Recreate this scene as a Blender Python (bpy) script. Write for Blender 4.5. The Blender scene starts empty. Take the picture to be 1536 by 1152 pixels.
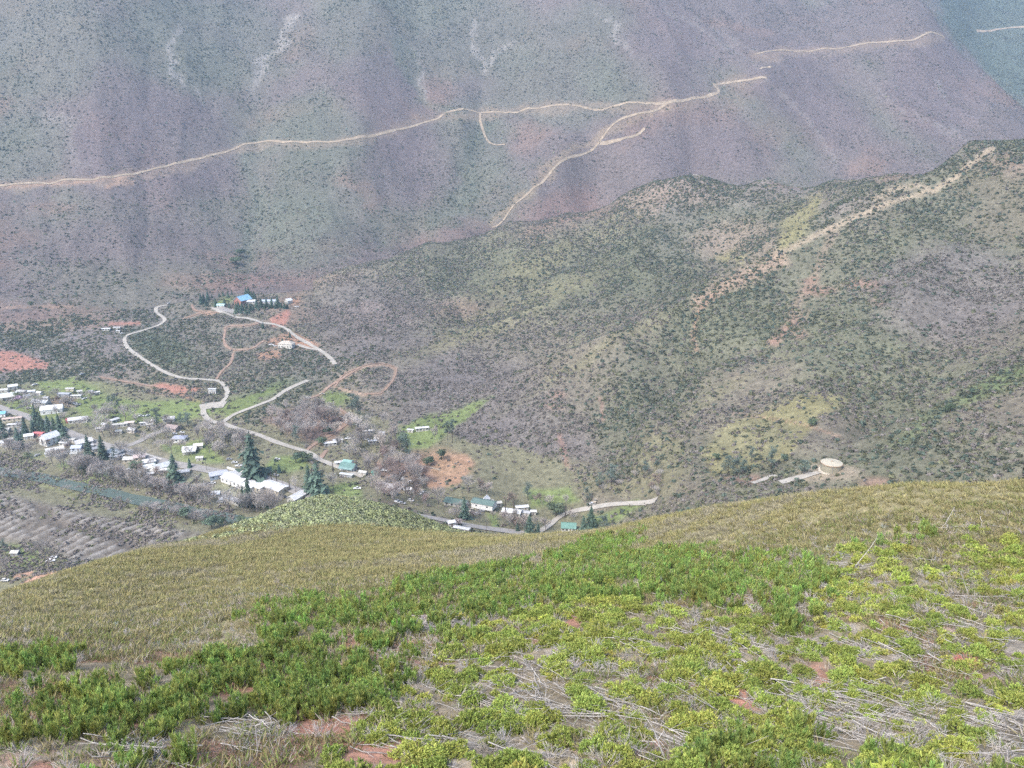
import bpy, math, random
import numpy as np

rng = np.random.default_rng(11)
random.seed(11)
scene = bpy.context.scene
COL = scene.collection
R = math.radians
EXPOSURE = 1.45

# ------------------------------------------------------------------ camera
F, PW, PH, PITCH, CAMZ = 1200.0, 1536.0, 1152.0, R(18.0), 260.0
cam_data = bpy.data.cameras.new("camera")
cam_data.sensor_width = 36.0
cam_data.lens = F / PW * 36.0
cam_data.clip_start = 0.5
cam_data.clip_end = 20000
cam = bpy.data.objects.new("camera", cam_data)
cam.location = (0, 0, CAMZ)
cam.rotation_euler = (R(90) - PITCH, 0, 0)
COL.objects.link(cam)
scene.camera = cam


def pix(px, py):
    """azimuth and tangent of elevation of a sight line"""
    xc = (np.asarray(px, float) - PW / 2) / F
    yc = (PH / 2 - np.asarray(py, float)) / F
    dy = math.cos(PITCH) + yc * math.sin(PITCH)
    dz = -math.sin(PITCH) + yc * math.cos(PITCH)
    return np.arctan2(xc, dy), dz / np.hypot(xc, dy)


def to_pix(x, y, z):
    dz = z - CAMZ
    fw = y * math.cos(PITCH) - dz * math.sin(PITCH)
    up = y * math.sin(PITCH) + dz * math.cos(PITCH)
    fw = np.maximum(fw, 1e-3)
    return PW / 2 + F * x / fw, PH / 2 - F * up / fw


# ------------------------------------------------------------------ noise
_P = np.random.default_rng(5).random((256, 256))


def vnoise(x, y):
    xi = np.floor(x).astype(int); yi = np.floor(y).astype(int)
    fx = x - xi; fy = y - yi
    fx = fx * fx * (3 - 2 * fx); fy = fy * fy * (3 - 2 * fy)
    a = _P[xi & 255, yi & 255]; b = _P[(xi + 1) & 255, yi & 255]
    c = _P[xi & 255, (yi + 1) & 255]; d = _P[(xi + 1) & 255, (yi + 1) & 255]
    return (a * (1 - fx) + b * fx) * (1 - fy) + (c * (1 - fx) + d * fx) * fy


def fbm(x, y, wl, octs=4, gain=0.5):
    x = np.asarray(x, float) / wl; y = np.asarray(y, float) / wl
    t = 0; a = 1.0; s = 0
    for k in range(octs):
        t = t + a * vnoise(x + 17.3 * k, y - 9.1 * k); s += a
        a *= gain
        x, y = 1.93 * x + 0.37 * y, -0.37 * x + 1.93 * y
    return t / s


def sstep(a, b, x):
    t = np.clip((x - a) / (b - a), 0, 1)
    return t * t * (3 - 2 * t)


def poly_sd(px, py, poly):
    """signed distance in photo pixels, positive inside"""
    pts = np.asarray(poly, float)
    n = len(pts)
    inside = np.zeros(px.shape, bool)
    dmin = np.full(px.shape, 1e9)
    for i in range(n):
        x0, y0 = pts[i]; x1, y1 = pts[(i + 1) % n]
        ex, ey = x1 - x0, y1 - y0
        t = np.clip(((px - x0) * ex + (py - y0) * ey) / (ex * ex + ey * ey + 1e-9), 0, 1)
        dmin = np.minimum(dmin, np.hypot(px - x0 - t * ex, py - y0 - t * ey))
        c = (y0 > py) != (y1 > py)
        inside ^= c & (px < (ex * (py - y0) / (ey if abs(ey) > 1e-9 else 1e-9) + x0))
    return np.where(inside, dmin, -dmin)


def line_d(px, py, pts):
    dmin = np.full(px.shape, 1e9)
    for (x0, y0), (x1, y1) in zip(pts[:-1], pts[1:]):
        ex, ey = x1 - x0, y1 - y0
        t = np.clip(((px - x0) * ex + (py - y0) * ey) / (ex * ex + ey * ey + 1e-9), 0, 1)
        dmin = np.minimum(dmin, np.hypot(px - x0 - t * ex, py - y0 - t * ey))
    return dmin


# ------------------------------------------------------------------ the land: heights of known points
# (px, py, d) = ground seen on that sight line at horizontal distance d; ('z', ...) gives the height instead
CP = []


def P(px, py, d=None, z=None):
    az, s = pix(px, py)
    if d is None:
        d = (z - CAMZ) / s
    CP.append((float(az), math.log(d), float(s)))


def HID(px, py, d, z):
    az, _ = pix(px, py)
    CP.append((float(az), math.log(d), (z - CAMZ) / d))


for a in [(-120, 1152, 33), (0, 1152, 30), (380, 1152, 26), (768, 1152, 24), (1150, 1152, 26), (1536, 1152, 30), (1660, 1152, 33),
          (-120, 1000, 54), (0, 1000, 50), (200, 1000, 47), (400, 1000, 43), (600, 1000, 40), (768, 1000, 38), (960, 1000, 38), (1150, 1000, 40), (1350, 1000, 43), (1536, 1000, 46), (1660, 1000, 48),
          (0, 950, 70), (200, 900, 100), (300, 950, 63), (400, 900, 75), (600, 900, 66), (768, 900, 58), (960, 900, 55), (1150, 900, 54), (1350, 900, 55), (1536, 900, 58),
          (300, 850, 125), (500, 850, 105), (640, 850, 95), (768, 850, 84), (950, 850, 76), (1150, 850, 70), (1350, 850, 67), (1536, 850, 68),
          (350, 815, 172), (500, 805, 162), (620, 812, 150), (760, 825, 112), (950, 815, 108), (1100, 800, 92), (1300, 790, 80), (1450, 790, 78), (1536, 790, 78),
          (500, 775, 205), (430, 778, 212), (560, 778, 215), (500, 757, 245)]:
    P(*a)
crest = [(-120, 935, 118), (0, 893, 126), (100, 860, 150), (220, 825, 178), (340, 792, 215), (420, 762, 250), (480, 745, 272), (560, 755, 275), (620, 773, 268),
         (690, 801, 250), (800, 806, 172), (900, 797, 152), (1000, 776, 138), (1100, 758, 124), (1200, 744, 110), (1300, 735, 101), (1400, 729, 96), (1536, 724, 93), (1680, 722, 93)]
for a in crest:
    P(*a)
    az, s = pix(a[0], a[1])
    zc = CAMZ + s * a[2]
    for k, dd in ((1, 35), (2, 90), (3, 150)):
        sl = 0.62 if a[0] < 1150 else 0.66
        zz = zc - sl * dd
        if zz > 40:
            HID(a[0], a[1], a[2] + dd, zz)
for a in [(-120, 900, 440, 12), (0, 893, 440, 8), (220, 825, 430, 8), (800, 800, 420, 14), (950, 790, 405, 22), (1100, 760, 350, 48), (1300, 740, 345, 62), (1500, 730, 340, 78), (1660, 730, 340, 85)]:
    HID(*a)
# valley floor and the village terrace
for px, py, z in [(-120, 690, 3), (-120, 620, 8), (-120, 560, 16), (-120, 800, 4), (0, 700, 2), (100, 721, 1), (200, 745, 1), (300, 766, 1), (400, 787, 1), (0, 640, 7), (0, 585, 12), (100, 640, 8), (200, 650, 8), (300, 700, 7), (400, 720, 7), (470, 733, 8),
                  (550, 720, 9), (640, 745, 8), (720, 765, 7), (800, 785, 6), (150, 600, 10), (250, 620, 10), (320, 612, 13), (330, 573, 17), (270, 560, 19), (200, 500, 26), (240, 470, 31), (100, 555, 15), (60, 540, 18), (0, 530, 21),
                  (400, 602, 17), (450, 566, 23), (500, 545, 28), (430, 518, 31), (380, 492, 34), (365, 452, 41), (300, 458, 38), (440, 458, 39), (410, 440, 43), (520, 600, 15), (590, 560, 24), (450, 640, 11), (600, 680, 10), (640, 650, 12), (700, 705, 11),
                  (50, 780, 4), (150, 790, 4), (250, 790, 4), (60, 850, 4), (30, 880, 5), (130, 840, 4), (320, 785, 3), (870, 790, 6)]:
    P(px, py, z=z)
# tank spur and the hill flanks on the right
for a in [(870, 766, 492), (980, 751, 474), (1000, 765, 452), (1000, 740, 468), (1100, 745, 424), (1100, 700, 480), (1150, 640, 540), (1246, 712, 455), (1200, 716, 452), (1290, 706, 452), (1300, 728, 430), (1250, 620, 545), (1400, 700, 440), (1536, 700, 430), (1660, 700, 430),
          (1290, 672, 490), (1330, 652, 505), (1380, 626, 520), (1450, 582, 545), (1536, 537, 572), (1660, 480, 600), (1536, 620, 490), (1430, 650, 480),
          (1320, 640, 545), (1400, 590, 590), (1470, 552, 612), (1536, 524, 630),
          (1400, 450, 760), (1536, 400, 830), (1536, 480, 705), (1300, 500, 690), (1200, 500, 715), (1100, 560, 655), (1000, 620, 600), (930, 690, 556), (985, 590, 640), (1050, 545, 690), (1087, 567, 640), (964, 648, 568), (905, 715, 520), (1180, 570, 610), (1350, 570, 620), (1660, 380, 830), (1460, 350, 880), (1300, 400, 800), (1400, 300, 950),
          (1150, 390, 868), (1240, 345, 912), (1340, 300, 958), (1430, 268, 995), (1480, 225, 1035), (1100, 416, 835), (1050, 455, 795), (1000, 482, 770), (912, 528, 730), (820, 560, 710), (730, 590, 692), (640, 625, 665),
          (850, 620, 628), (760, 680, 588), (880, 690, 566), (800, 730, 540), (700, 650, 625),
          (950, 450, 885), (800, 530, 795), (650, 570, 748), (720, 558, 765), (1000, 420, 935), (1100, 400, 955), (1100, 340, 1085), (1200, 310, 1085), (1000, 340, 1120), (900, 400, 1020), (800, 440, 980), (870, 490, 850), (700, 500, 880), (700, 420, 1070), (600, 500, 890), (600, 450, 1000), (550, 540, 800), (500, 480, 970), (900, 330, 1180), (1350, 285, 1040)]:
    P(*a)
R0 = [(1680, 200, 1060), (1536, 212, 1060), (1450, 240, 1080), (1350, 262, 1130), (1250, 271, 1175), (1150, 268, 1225), (1040, 260, 1265), (980, 272, 1275), (930, 296, 1275), (850, 321, 1285), (760, 334, 1275), (640, 362, 1245), (550, 394, 1200), (480, 424, 1140)]
for i, a in enumerate(R0):
    P(*a)
    az, s = pix(a[0], a[1])
    zc = CAMZ + s * a[2]
    if a[0] > 600:
        HID(a[0], a[1], a[2] + 60, zc - 22)
        HID(a[0], a[1], a[2] + 150, max(zc - 55, 62))
# the big mountain across the valley
for a in [(-120, 480, 1170), (-120, 280, 1620), (-120, 0, 2180), (0, 480, 1130), (0, 400, 1330), (0, 280, 1600), (0, 150, 1850), (0, 0, 2150), (0, -160, 2500), (400, -160, 2700), (800, -160, 2500), (1200, -160, 2800), (1600, -160, 4200), (-120, -160, 2500),
          (180, 405, 1275), (150, 300, 1505), (130, 150, 1765), (120, 0, 2020), (260, 300, 1520), (280, 150, 1800), (280, 30, 2050),
          (385, 300, 1545), (380, 200, 1740), (385, 120, 1900), (440, 0, 2180), (360, 390, 1350), (345, 420, 1215), (250, 440, 1160),
          (520, 300, 1500), (540, 200, 1680), (540, 100, 1870), (560, 0, 2100), (480, 375, 1320), (460, 250, 1600), (440, 425, 1190), (560, 385, 1290),
          (680, 300, 1560), (640, 180, 1785), (612, 80, 1970), (600, 0, 2170), (655, 350, 1410), (690, 200, 1725),
          (715, 180, 1800), (725, 60, 2060), (705, 260, 1640), (740, 0, 2190),
          (770, 318, 1500), (800, 282, 1560), (850, 238, 1640), (920, 202, 1700), (985, 165, 1745), (1005, 150, 1765), (960, 80, 1900), (920, 30, 2020), (890, 0, 2090), (800, 180, 1775), (800, 100, 1930), (800, 240, 1655),
          (900, 270, 1640), (1040, 245, 1680), (1150, 250, 1690), (1250, 258, 1720), (1150, 200, 1770), (1050, 195, 1730), (1080, 138, 1850), (1150, 118, 1890), (1135, 80, 2010), (1050, 60, 2020), (1030, 0, 2180), (1200, 0, 2420), (1280, 78, 2110), (1320, 150, 1960), (1400, 200, 1880), (1330, 240, 1780),
          (1420, 58, 2260), (1390, 8, 2400), (1300, 0, 2500), (1480, 110, 2200), (1536, 165, 2140), (1536, 205, 1980), (1660, 260, 1950), (1450, 150, 2050),
          (1470, 60, 3050), (1536, 100, 2950), (1536, 40, 3200), (1480, 5, 3300), (1430, 20, 3000), (1660, 100, 3000)]:
    P(*a)
for a in [(1480, 110, 2450, 330), (1536, 165, 2450, 230), (1420, 58, 2560, 400), (1600, 200, 2400, 190)]:
    HID(*a)

CPA = np.array(CP)
SU = 2.6


def _k(r2):
    return np.where(r2 > 0, 0.5 * r2 * np.log(np.maximum(r2, 1e-12)), 0.0)


def tps_fit(P_, val, lam):
    n = len(P_)
    D = ((P_[:, None, :] - P_[None, :, :]) ** 2).sum(-1)
    A = np.zeros((n + 3, n + 3))
    A[:n, :n] = _k(D) + lam * np.eye(n)
    A[:n, n] = 1; A[:n, n + 1:] = P_
    A[n, :n] = 1; A[n + 1:, :n] = P_.T
    return np.linalg.solve(A, np.concatenate([val, np.zeros(3)]))


UV = np.stack([CPA[:, 0] * SU, CPA[:, 1]], 1)
W = tps_fit(UV, CPA[:, 2], 4e-4)
NA, ND = 1000, 1040
AZ = np.linspace(R(-50), R(50), NA)
LD = np.linspace(math.log(15.0), math.log(4600.0), ND)
# coarse evaluation, then cubic-smooth upsampling by linear interpolation on a fine enough lattice
ca = np.linspace(AZ[0], AZ[-1], 260); cd = np.linspace(LD[0], LD[-1], 330)
G = np.zeros((260, 330))
for i, a_ in enumerate(ca):
    q = np.stack([np.full(330, a_ * SU), cd], 1)
    G[i] = _k(((q[:, None, :] - UV[None]) ** 2).sum(-1)) @ W[:-3] + W[-3] + q @ W[-2:]


def cub(Gr, t, axis):
    """Catmull-Rom resampling of a regular lattice along one axis"""
    n = Gr.shape[axis]
    i = np.clip(np.floor(t).astype(int), 0, n - 2); f = t - i
    g = lambda j: np.take(Gr, np.clip(j, 0, n - 1), axis=axis)
    sh = [1, 1]; sh[axis] = -1
    f = f.reshape(sh)
    p0, p1, p2, p3 = g(i - 1), g(i), g(i + 1), g(i + 2)
    return 0.5 * (2 * p1 + (p2 - p0) * f + (2 * p0 - 5 * p1 + 4 * p2 - p3) * f ** 2 + (3 * p1 - p0 - 3 * p2 + p3) * f ** 3)


S = cub(cub(G, np.linspace(0, 259, NA), 0), np.linspace(0, 329, ND), 1)
DD = np.exp(LD)[None, :] * np.ones((NA, 1))
XX = DD * np.sin(AZ)[:, None]
YY = DD * np.cos(AZ)[:, None]
ZZ = CAMZ + DD * S
# ground close under the viewpoint continues the slope
near = DD < 25
z25 = ZZ[:, np.argmax(np.exp(LD) >= 25)][:, None]
ZZ = np.where(near, z25 + 0.12 * (25 - DD), ZZ)
ZZ = np.maximum(ZZ, 0.6)
PX0, PY0 = to_pix(XX, YY, ZZ)
FAR = DD > 330
hillm = np.where(FAR, sstep(16, 45, ZZ), 0)
rid = 1 - np.abs(2 * fbm(XX, YY, 150, 4) - 1) * 2.2
ZZ += hillm * (rid - 0.5) * (3.0 + 4 * sstep(1250, 1700, DD))
ZZ += hillm * (fbm(XX + 300, YY, 30, 4) - 0.5) * 5
# small erosion gullies running down the slopes
SLX = (XX + 0.35 * YY) + 40 * fbm(XX, YY, 160, 2)
gul = 1 - np.abs(2 * fbm(SLX, YY * 0.22 + 500, 34, 3) - 1)
ZZ -= hillm * np.clip(gul - 0.62, 0, 1) * (5.5 - 3 * sstep(1250, 1500, DD))
ZZ += np.where(FAR, 0, 1) * ((fbm(XX, YY, 9, 4) - 0.5) * 0.9 * sstep(20, 60, DD) + (fbm(XX, YY, 1.7, 3) - 0.5) * 0.22)


# sharper spur crests and ravines along lines seen in the hills
SS = (ZZ - CAMZ) / DD


def hit0(px, py, dmin):
    az, st = pix(px, py)
    i = int(round((float(az) - AZ[0]) / (AZ[1] - AZ[0])))
    j0 = int(np.searchsorted(LD, math.log(dmin)))
    k = np.nonzero(SS[i, j0:] >= float(st))[0]
    d = math.exp(LD[j0 + (int(k[0]) if len(k) else ND - 1 - j0)])
    return d * math.sin(az), d * math.cos(az)


ZD = np.zeros_like(ZZ)
for amp, wid, dmin, pts in [
        (13, 26, 700, [(1490, 222), (1432, 268), (1340, 302), (1240, 345), (1150, 390), (1100, 416), (1050, 455), (1000, 482), (912, 528), (820, 560), (730, 590), (650, 622)]), (9, 20, 400, [(1160, 520), (1087, 567), (1020, 610), (964, 648), (905, 715)]), (8, 20, 700, [(1040, 265), (1010, 330), (960, 400), (860, 450), (740, 500), (640, 540)]),
        (8, 18, 400, [(1536, 537), (1450, 582), (1380, 626), (1330, 652), (1285, 680)]), (7, 16, 400, [(1300, 470), (1220, 530), (1170, 590)]), (8, 20, 500, [(1460, 350), (1380, 420), (1310, 500)]), (6, 18, 700, [(880, 325), (800, 400), (700, 450), (600, 500)]),
        (-9, 18, 400, [(1075, 500), (1050, 545), (985, 590), (945, 650), (930, 690)]), (-8, 22, 700, [(1120, 340), (1080, 390), (1000, 420), (940, 470), (850, 520), (750, 560), (650, 580)]), (-7, 16, 400, [(1500, 545), (1400, 590), (1310, 640), (1230, 670)]), (-7, 18, 500, [(1400, 350), (1330, 420), (1250, 500), (1190, 560)]), (-6, 18, 700, [(940, 330), (880, 380), (780, 430), (650, 500)]),
        (24, 45, 1300, [(890, 0), (920, 30), (960, 80), (1005, 150), (985, 165), (920, 202), (850, 238), (800, 282), (735, 340)]), (16, 34, 1400, [(1000, -20), (1060, 50), (1150, 118), (1210, 180), (1265, 260)]), (15, 32, 1400, [(1200, 60), (1290, 110), (1350, 160), (1470, 220)]), (12, 28, 1400, [(1050, 190), (1130, 230), (1180, 262)]), (14, 30, 1400, [(1320, 64), (1400, 130), (1500, 215)]), (18, 40, 1200, [(130, 100), (150, 200), (165, 300), (190, 400)]), (16, 36, 1200, [(545, 60), (540, 180), (515, 290), (470, 380)]), (12, 30, 1200, [(290, 60), (275, 200), (250, 330)]),
        (12, 30, 1200, [(800, 20), (830, 100), (790, 180), (770, 260)]), (12, 28, 1200, [(670, 20), (680, 120), (715, 165)]),
        (-16, 26, 1200, [(440, 0), (395, 95), (383, 160), (387, 300), (365, 390)]), (-14, 26, 1200, [(605, 40), (632, 150), (690, 230), (690, 300), (650, 345)]), (-14, 24, 1200, [(728, 60), (720, 180), (705, 265)]), (-13, 24, 1400, [(1060, 20), (1120, 90), (1200, 190), (1250, 258)]), (-12, 24, 1400, [(1215, 90), (1300, 160), (1390, 225)]), (-11, 24, 1400, [(1330, 90), (1420, 165), (1470, 210)]), (-9, 22, 1400, [(1075, 150), (1160, 215), (1215, 262)]), (-11, 26, 1200, [(225, 60), (215, 200), (220, 330), (230, 420)]), (-10, 24, 1200, [(60, 60), (70, 200), (80, 330), (100, 430)]), (-9, 24, 1200, [(860, 60), (850, 150), (830, 215)]), (-9, 24, 1200, [(570, 250), (585, 320), (560, 380)])]:
    wid = wid * (0.75 if dmin >= 1200 else 1.0)
    w_ = np.array([hit0(x, y, dmin) for x, y in pts])
    x0, y0 = w_.min(0) - 4 * wid; x1, y1 = w_.max(0) + 4 * wid
    k = np.nonzero(((XX > x0) & (XX < x1) & (YY > y0) & (YY < y1) & FAR).ravel())[0]
    xs, ys = XX.ravel()[k], YY.ravel()[k]
    wob = (fbm(xs, ys, 90, 3) - .5) * 1.6 * wid
    dl = np.abs(line_d(xs + wob, ys - wob * .4, w_))
    e0 = np.minimum(np.hypot(xs - w_[0, 0], ys - w_[0, 1]), np.hypot(xs - w_[-1, 0], ys - w_[-1, 1]))
    ZD.reshape(-1)[k] += amp * (0.5 if dmin >= 1200 else 1.7) * np.exp(-dl / wid) * (1 - np.exp(-(dl + 4) / 8) * .25) * sstep(0, 60, e0)
ZZ = np.maximum(ZZ + ZD * hillm, 0.6)
# dredge tailings: curved windrows of gravel on the far bank of the river
TAIL = [(-60, 722), (0, 738), (70, 756), (150, 775), (230, 790), (300, 800), (240, 820), (180, 842), (110, 842), (60, 815), (-60, 812)]
sdT = np.where(FAR, poly_sd(PX0, PY0, TAIL), -99)
tailm = sstep(-3, 8, sdT)
band = (XX * 0.62 + YY * 0.78) / 38 + 1.3 * fbm(XX, YY, 80, 2)
ph = (XX * 0.86 - YY * 0.50) / 8.0 * 2 * math.pi + 9 * fbm(XX, YY, 38, 3) + np.floor(band) * 2.1 + 1.8 * (band - np.floor(band)) ** 2
row = np.abs(np.sin(band * math.pi))
TROW = (0.5 + 0.5 * np.sin(ph)) * sstep(0.12, 0.5, row) * sstep(0.25, 0.5, fbm(XX + 9, YY, 22, 3))
ZZ += tailm * (TROW * 2.1 - 0.4 + (fbm(XX, YY, 5, 3) - .5) * 1.6)
SS = (ZZ - CAMZ) / DD
RUN = np.maximum.accumulate(SS, axis=1)
VIS = SS >= np.concatenate([np.full((NA, 1), -9.0), RUN[:, :-1]], 1) - np.where(DD < 330, 0.10, 0.014)   # in view, or nearly so from a step aside
VIS &= (np.abs(AZ)[:, None] < np.where(DD < 200, R(47), R(41)))
PX, PY = to_pix(XX, YY, ZZ)


def ground(x, y):
    x = np.asarray(x, float); y = np.asarray(y, float)
    a = (np.arctan2(x, y) - AZ[0]) / (AZ[1] - AZ[0])
    l = (np.log(np.maximum(np.hypot(x, y), 15.01)) - LD[0]) / (LD[1] - LD[0])
    a = np.clip(a, 0, NA - 1.001); l = np.clip(l, 0, ND - 1.001)
    i = a.astype(int); j = l.astype(int); fa = a - i; fl = l - j
    return (ZZ[i, j] * (1 - fa) + ZZ[i + 1, j] * fa) * (1 - fl) + (ZZ[i, j + 1] * (1 - fa) + ZZ[i + 1, j + 1] * fa) * fl


def hit(px, py, dmin=335.0):
    """the ground point on the sight line through a photo pixel, beyond dmin"""
    az, st = pix(px, py)
    a = np.clip((float(az) - AZ[0]) / (AZ[1] - AZ[0]), 0, NA - 1.001)
    i = int(a); f = a - i
    col = SS[i] * (1 - f) + SS[i + 1] * f
    j0 = int(np.searchsorted(LD, math.log(dmin)))
    idx = np.nonzero(col[j0:] >= float(st))[0]
    if len(idx) == 0:
        j = ND - 2; t = 0
    else:
        j = j0 + int(idx[0])
        if j > j0 and col[j] > col[j - 1]:
            t = (float(st) - col[j - 1]) / (col[j] - col[j - 1]); j -= 1
            t = min(max(t, 0), 1)
        else:
            t = 0
    d = math.exp(LD[j] + t * (LD[1] - LD[0]))
    x, y = d * math.sin(az), d * math.cos(az)
    return np.array([x, y, float(ground(x, y))])

# ------------------------------------------------------------------ ground cover: what grows or lies where
n1 = fbm(XX, YY, 260, 5); n2 = fbm(XX + 900, YY - 400, 70, 5); n3 = fbm(XX - 500, YY + 77, 18, 4); n4 = fbm(XX, YY, 6, 3)
WPX = PX + np.where(FAR, (fbm(XX + 40, YY, 45, 4) - 0.5) * 44, (fbm(XX + 40, YY, 7, 4) - 0.5) * 130 * np.clip(45 / DD, 0, 1.2))
WPY = PY + np.where(FAR, (fbm(XX - 40, YY, 45, 4) - 0.5) * 26, (fbm(XX - 40, YY, 7, 4) - 0.5) * 75 * np.clip(45 / DD, 0, 1.2))


def lerp3(a, b, t):
    return a * (1 - t[..., None]) + np.asarray(b, float) * t[..., None]


C = np.zeros((NA, ND, 3))
DEN = np.zeros((NA, ND))          # share of the ground under shrubs
GRN = np.zeros((NA, ND))          # 0 grey purple brush ... 1 dark green brush
R0D = np.interp(np.degrees(AZ), *(lambda q: (np.degrees([pix(a[0], a[1])[0] for a in q]), [a[2] for a in q]))(sorted(R0)))[:, None]
MTN = FAR & (DD > np.where(PX > 470, R0D + 30, 1120))
HILL = FAR & ~MTN & (ZZ > 13)
VAL = FAR & ~MTN & ~HILL
C[:] = (0.255, 0.225, 0.125)
C[MTN] = (0.222, 0.184, 0.175)
C[HILL] = (0.238, 0.212, 0.163)
C[VAL] = (0.21, 0.20, 0.13)
C = lerp3(C, (0.22, 0.21, 0.17), np.where(MTN, sstep(0.5, 0.68, n1) * 0.8, 0))
C = lerp3(C, (0.24, 0.21, 0.22), np.where(HILL, sstep(0.5, 0.7, n1) * 0.6, 0))
C = lerp3(C, (0.23, 0.235, 0.14), np.where(HILL, sstep(0.52, 0.7, n2) * 0.4, 0))
C = lerp3(C, (0.31, 0.21, 0.17), np.where(HILL | MTN, sstep(0.6, 0.74, fbm(XX + 70, YY + 30, 110, 5)) * 0.5, 0))
DEN[MTN] = (0.20 + 0.35 * sstep(0.40, 0.62, n2))[MTN]
GRN[MTN] = (0.12 + 0.60 * sstep(0.46, 0.66, n1))[MTN]
DEN[HILL] = (0.22 + 0.40 * sstep(0.38, 0.62, n2))[HILL]
GRN[HILL] = (0.35 + 0.5 * sstep(0.42, 0.62, n1))[HILL]
DEN[VAL] = 0.10 + 0.2 * sstep(0.5, 0.7, n2[VAL])
GRN[VAL] = 0.3


def box(x0, x1, y0, y1, m, warp=True):
    """flat indices of the ground points that project into a pixel box, and their pixels"""
    x, y = (WPX, WPY) if warp else (PX, PY)
    k = np.nonzero(((x > x0 - m) & (x < x1 + m) & (y > y0 - m) & (y < y1 + m)).ravel())[0]
    return k, x.ravel()[k], y.ravel()[k]


def zone(sdk, col=None, k=1.0, soft=6, den=None, grn=None, mask=FAR):
    """cover inside a patch: soil or grass colour, shrub share, how green its shrubs are"""
    sd, ix = sdk
    t = sstep(-soft, soft, sd) * k * mask.ravel()[ix]
    if col is not None:
        c = C.reshape(-1, 3); c[ix] = lerp3(c[ix], col, t)
    if den is not None:
        c = DEN.reshape(-1); c[ix] = c[ix] * (1 - t) + den * t
    if grn is not None:
        c = GRN.reshape(-1); c[ix] = c[ix] * (1 - t) + grn * t


def ell(cx, cy, rx, ry, ang=0):
    c, s = math.cos(R(ang)), math.sin(R(ang))
    m = max(rx, ry)
    ix, x, y = box(cx - m, cx + m, cy - m, cy + m, 30)
    dx, dy = x - cx, y - cy
    u, v = (dx * c + dy * s) / rx, (-dx * s + dy * c) / ry
    return (1 - np.hypot(u, v)) * min(rx, ry), ix


def pol(pts, warp=True):
    q = np.array(pts, float)
    ix, x, y = box(q[:, 0].min(), q[:, 0].max(), q[:, 1].min(), q[:, 1].max(), 25, warp)
    return poly_sd(x, y, pts), ix


def lin(pts, w, warp=False):
    q = np.array(pts, float)
    ix, x, y = box(q[:, 0].min(), q[:, 0].max(), q[:, 1].min(), q[:, 1].max(), 25 + w, warp)
    return w - line_d(x, y, pts), ix


MT = (0.185, 0.20, 0.155); PALE = (0.40, 0.37, 0.34); RED = (0.36, 0.22, 0.175); TAN = (0.40, 0.31, 0.21); GRASS = (0.21, 0.265, 0.10); DRY = (0.26, 0.245, 0.145)
# -- mountain: brush belts, bare gullies, spur crests
for e, g, d in [((640, 50, 190, 75), .95, .62), ((300, 60, 140, 70), .9, .6), ((60, 60, 110, 90), .8, .5), ((490, 190, 75, 60), .85, .5), ((840, 130, 110, 60), .6, .5), ((700, 230, 60, 90, 20), .9, .6),
                ((740, 290, 60, 50, -30), .9, .6), ((900, 40, 70, 40), .6, .5), ((1130, 160, 70, 14, 25), .9, .6), ((1200, 230, 60, 14, 40), .8, .6), ((1330, 180, 80, 16, 38), .6, .45), ((40, 220, 70, 60), .7, .45), ((450, 300, 50, 90, 15), .7, .45), ((940, 120, 60, 40), .5, .45), ((620, 330, 60, 30, -25), .7, .5), ((330, 215, 90, 30), .35, .4), ((450, 350, 90, 60), .4, .4), ((360, 385, 12, 24), 1, 1.0)]:
    zone(ell(*e), MT, 0.55, 18, d, g, MTN)
for e in [((230, 230, 130, 90)), ((610, 250, 70, 60)), ((1000, 70, 70, 60, 40)), ((1200, 130, 110, 60, 35)), ((1050, 220, 90, 40)), ((1400, 130, 70, 70, 40)), ((200, 360, 160, 40)), ((570, 130, 60, 60))]:
    zone(ell(*e), (0.205, 0.165, 0.168), 0.7, 25, 0.22, 0.1, MTN)
for pts, w, k in [([(270, 45), (265, 80), (255, 120)], 5, .8), ([(255, 118), (272, 128)], 4, .9), ([(445, 25), (425, 60), (395, 95), (380, 125)], 7, .9), ([(300, 130), (305, 150)], 4, .8), ([(710, 30), (718, 70), (728, 100), (760, 70)], 4, .9),
                  ([(895, 20), (925, 45), (950, 75)], 5, .7), ([(600, 50), (630, 110), (640, 150)], 5, .6), ([(380, 125), (385, 160)], 4, .5), ([(1390, 120), (1420, 150)], 2, .8), ([(120, 245), (100, 180), (70, 170)], 12, .25), ([(1000, 15), (1060, 55), (1140, 100)], 2, .5), ([(1150, 120), (1210, 170), (1262, 255)], 2, .5), ([(1290, 110), (1350, 160), (1470, 220)], 2, .4), ([(1040, 30), (1170, 90)], 2, .4)]:
    zone(lin(pts, w * .7, True), PALE, k * .95, 4, 0.5, 0.8, MTN)
zone(lin([(1005, 158), (945, 180), (905, 205), (850, 235), (800, 275), (770, 305), (735, 340)], 5, True), TAN, 0.6, 5, 0.5, 0.7, MTN)
zone(lin([(735, 190), (700, 240), (700, 300), (650, 345)], 12, True), MT, 0.7, 10, 0.75, 0.9, MTN)
zone(lin([(600, 60), (630, 150), (690, 180)], 8, True), MT, 0.6, 8, 0.7, 0.9, MTN)
zone(lin([(375, 235), (385, 300), (370, 360), (362, 400)], 9, True), MT, 0.6, 8, 0.65, 0.8, MTN)
zone(pol([(1400, 0), (1425, 55), (1540, 165), (1640, 170), (1640, -60), (1380, -60)]), (0.12, 0.17, 0.13), 0.8, 10, 0.8, 1.0, FAR & (DD > 2350))
for e in [((840, 310, 60, 26, -12)), ((390, 420, 120, 9)), ((320, 428, 60, 8))]:
    zone(ell(*e), RED, 0.45, 12, 0.35, 0.4)
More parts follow.
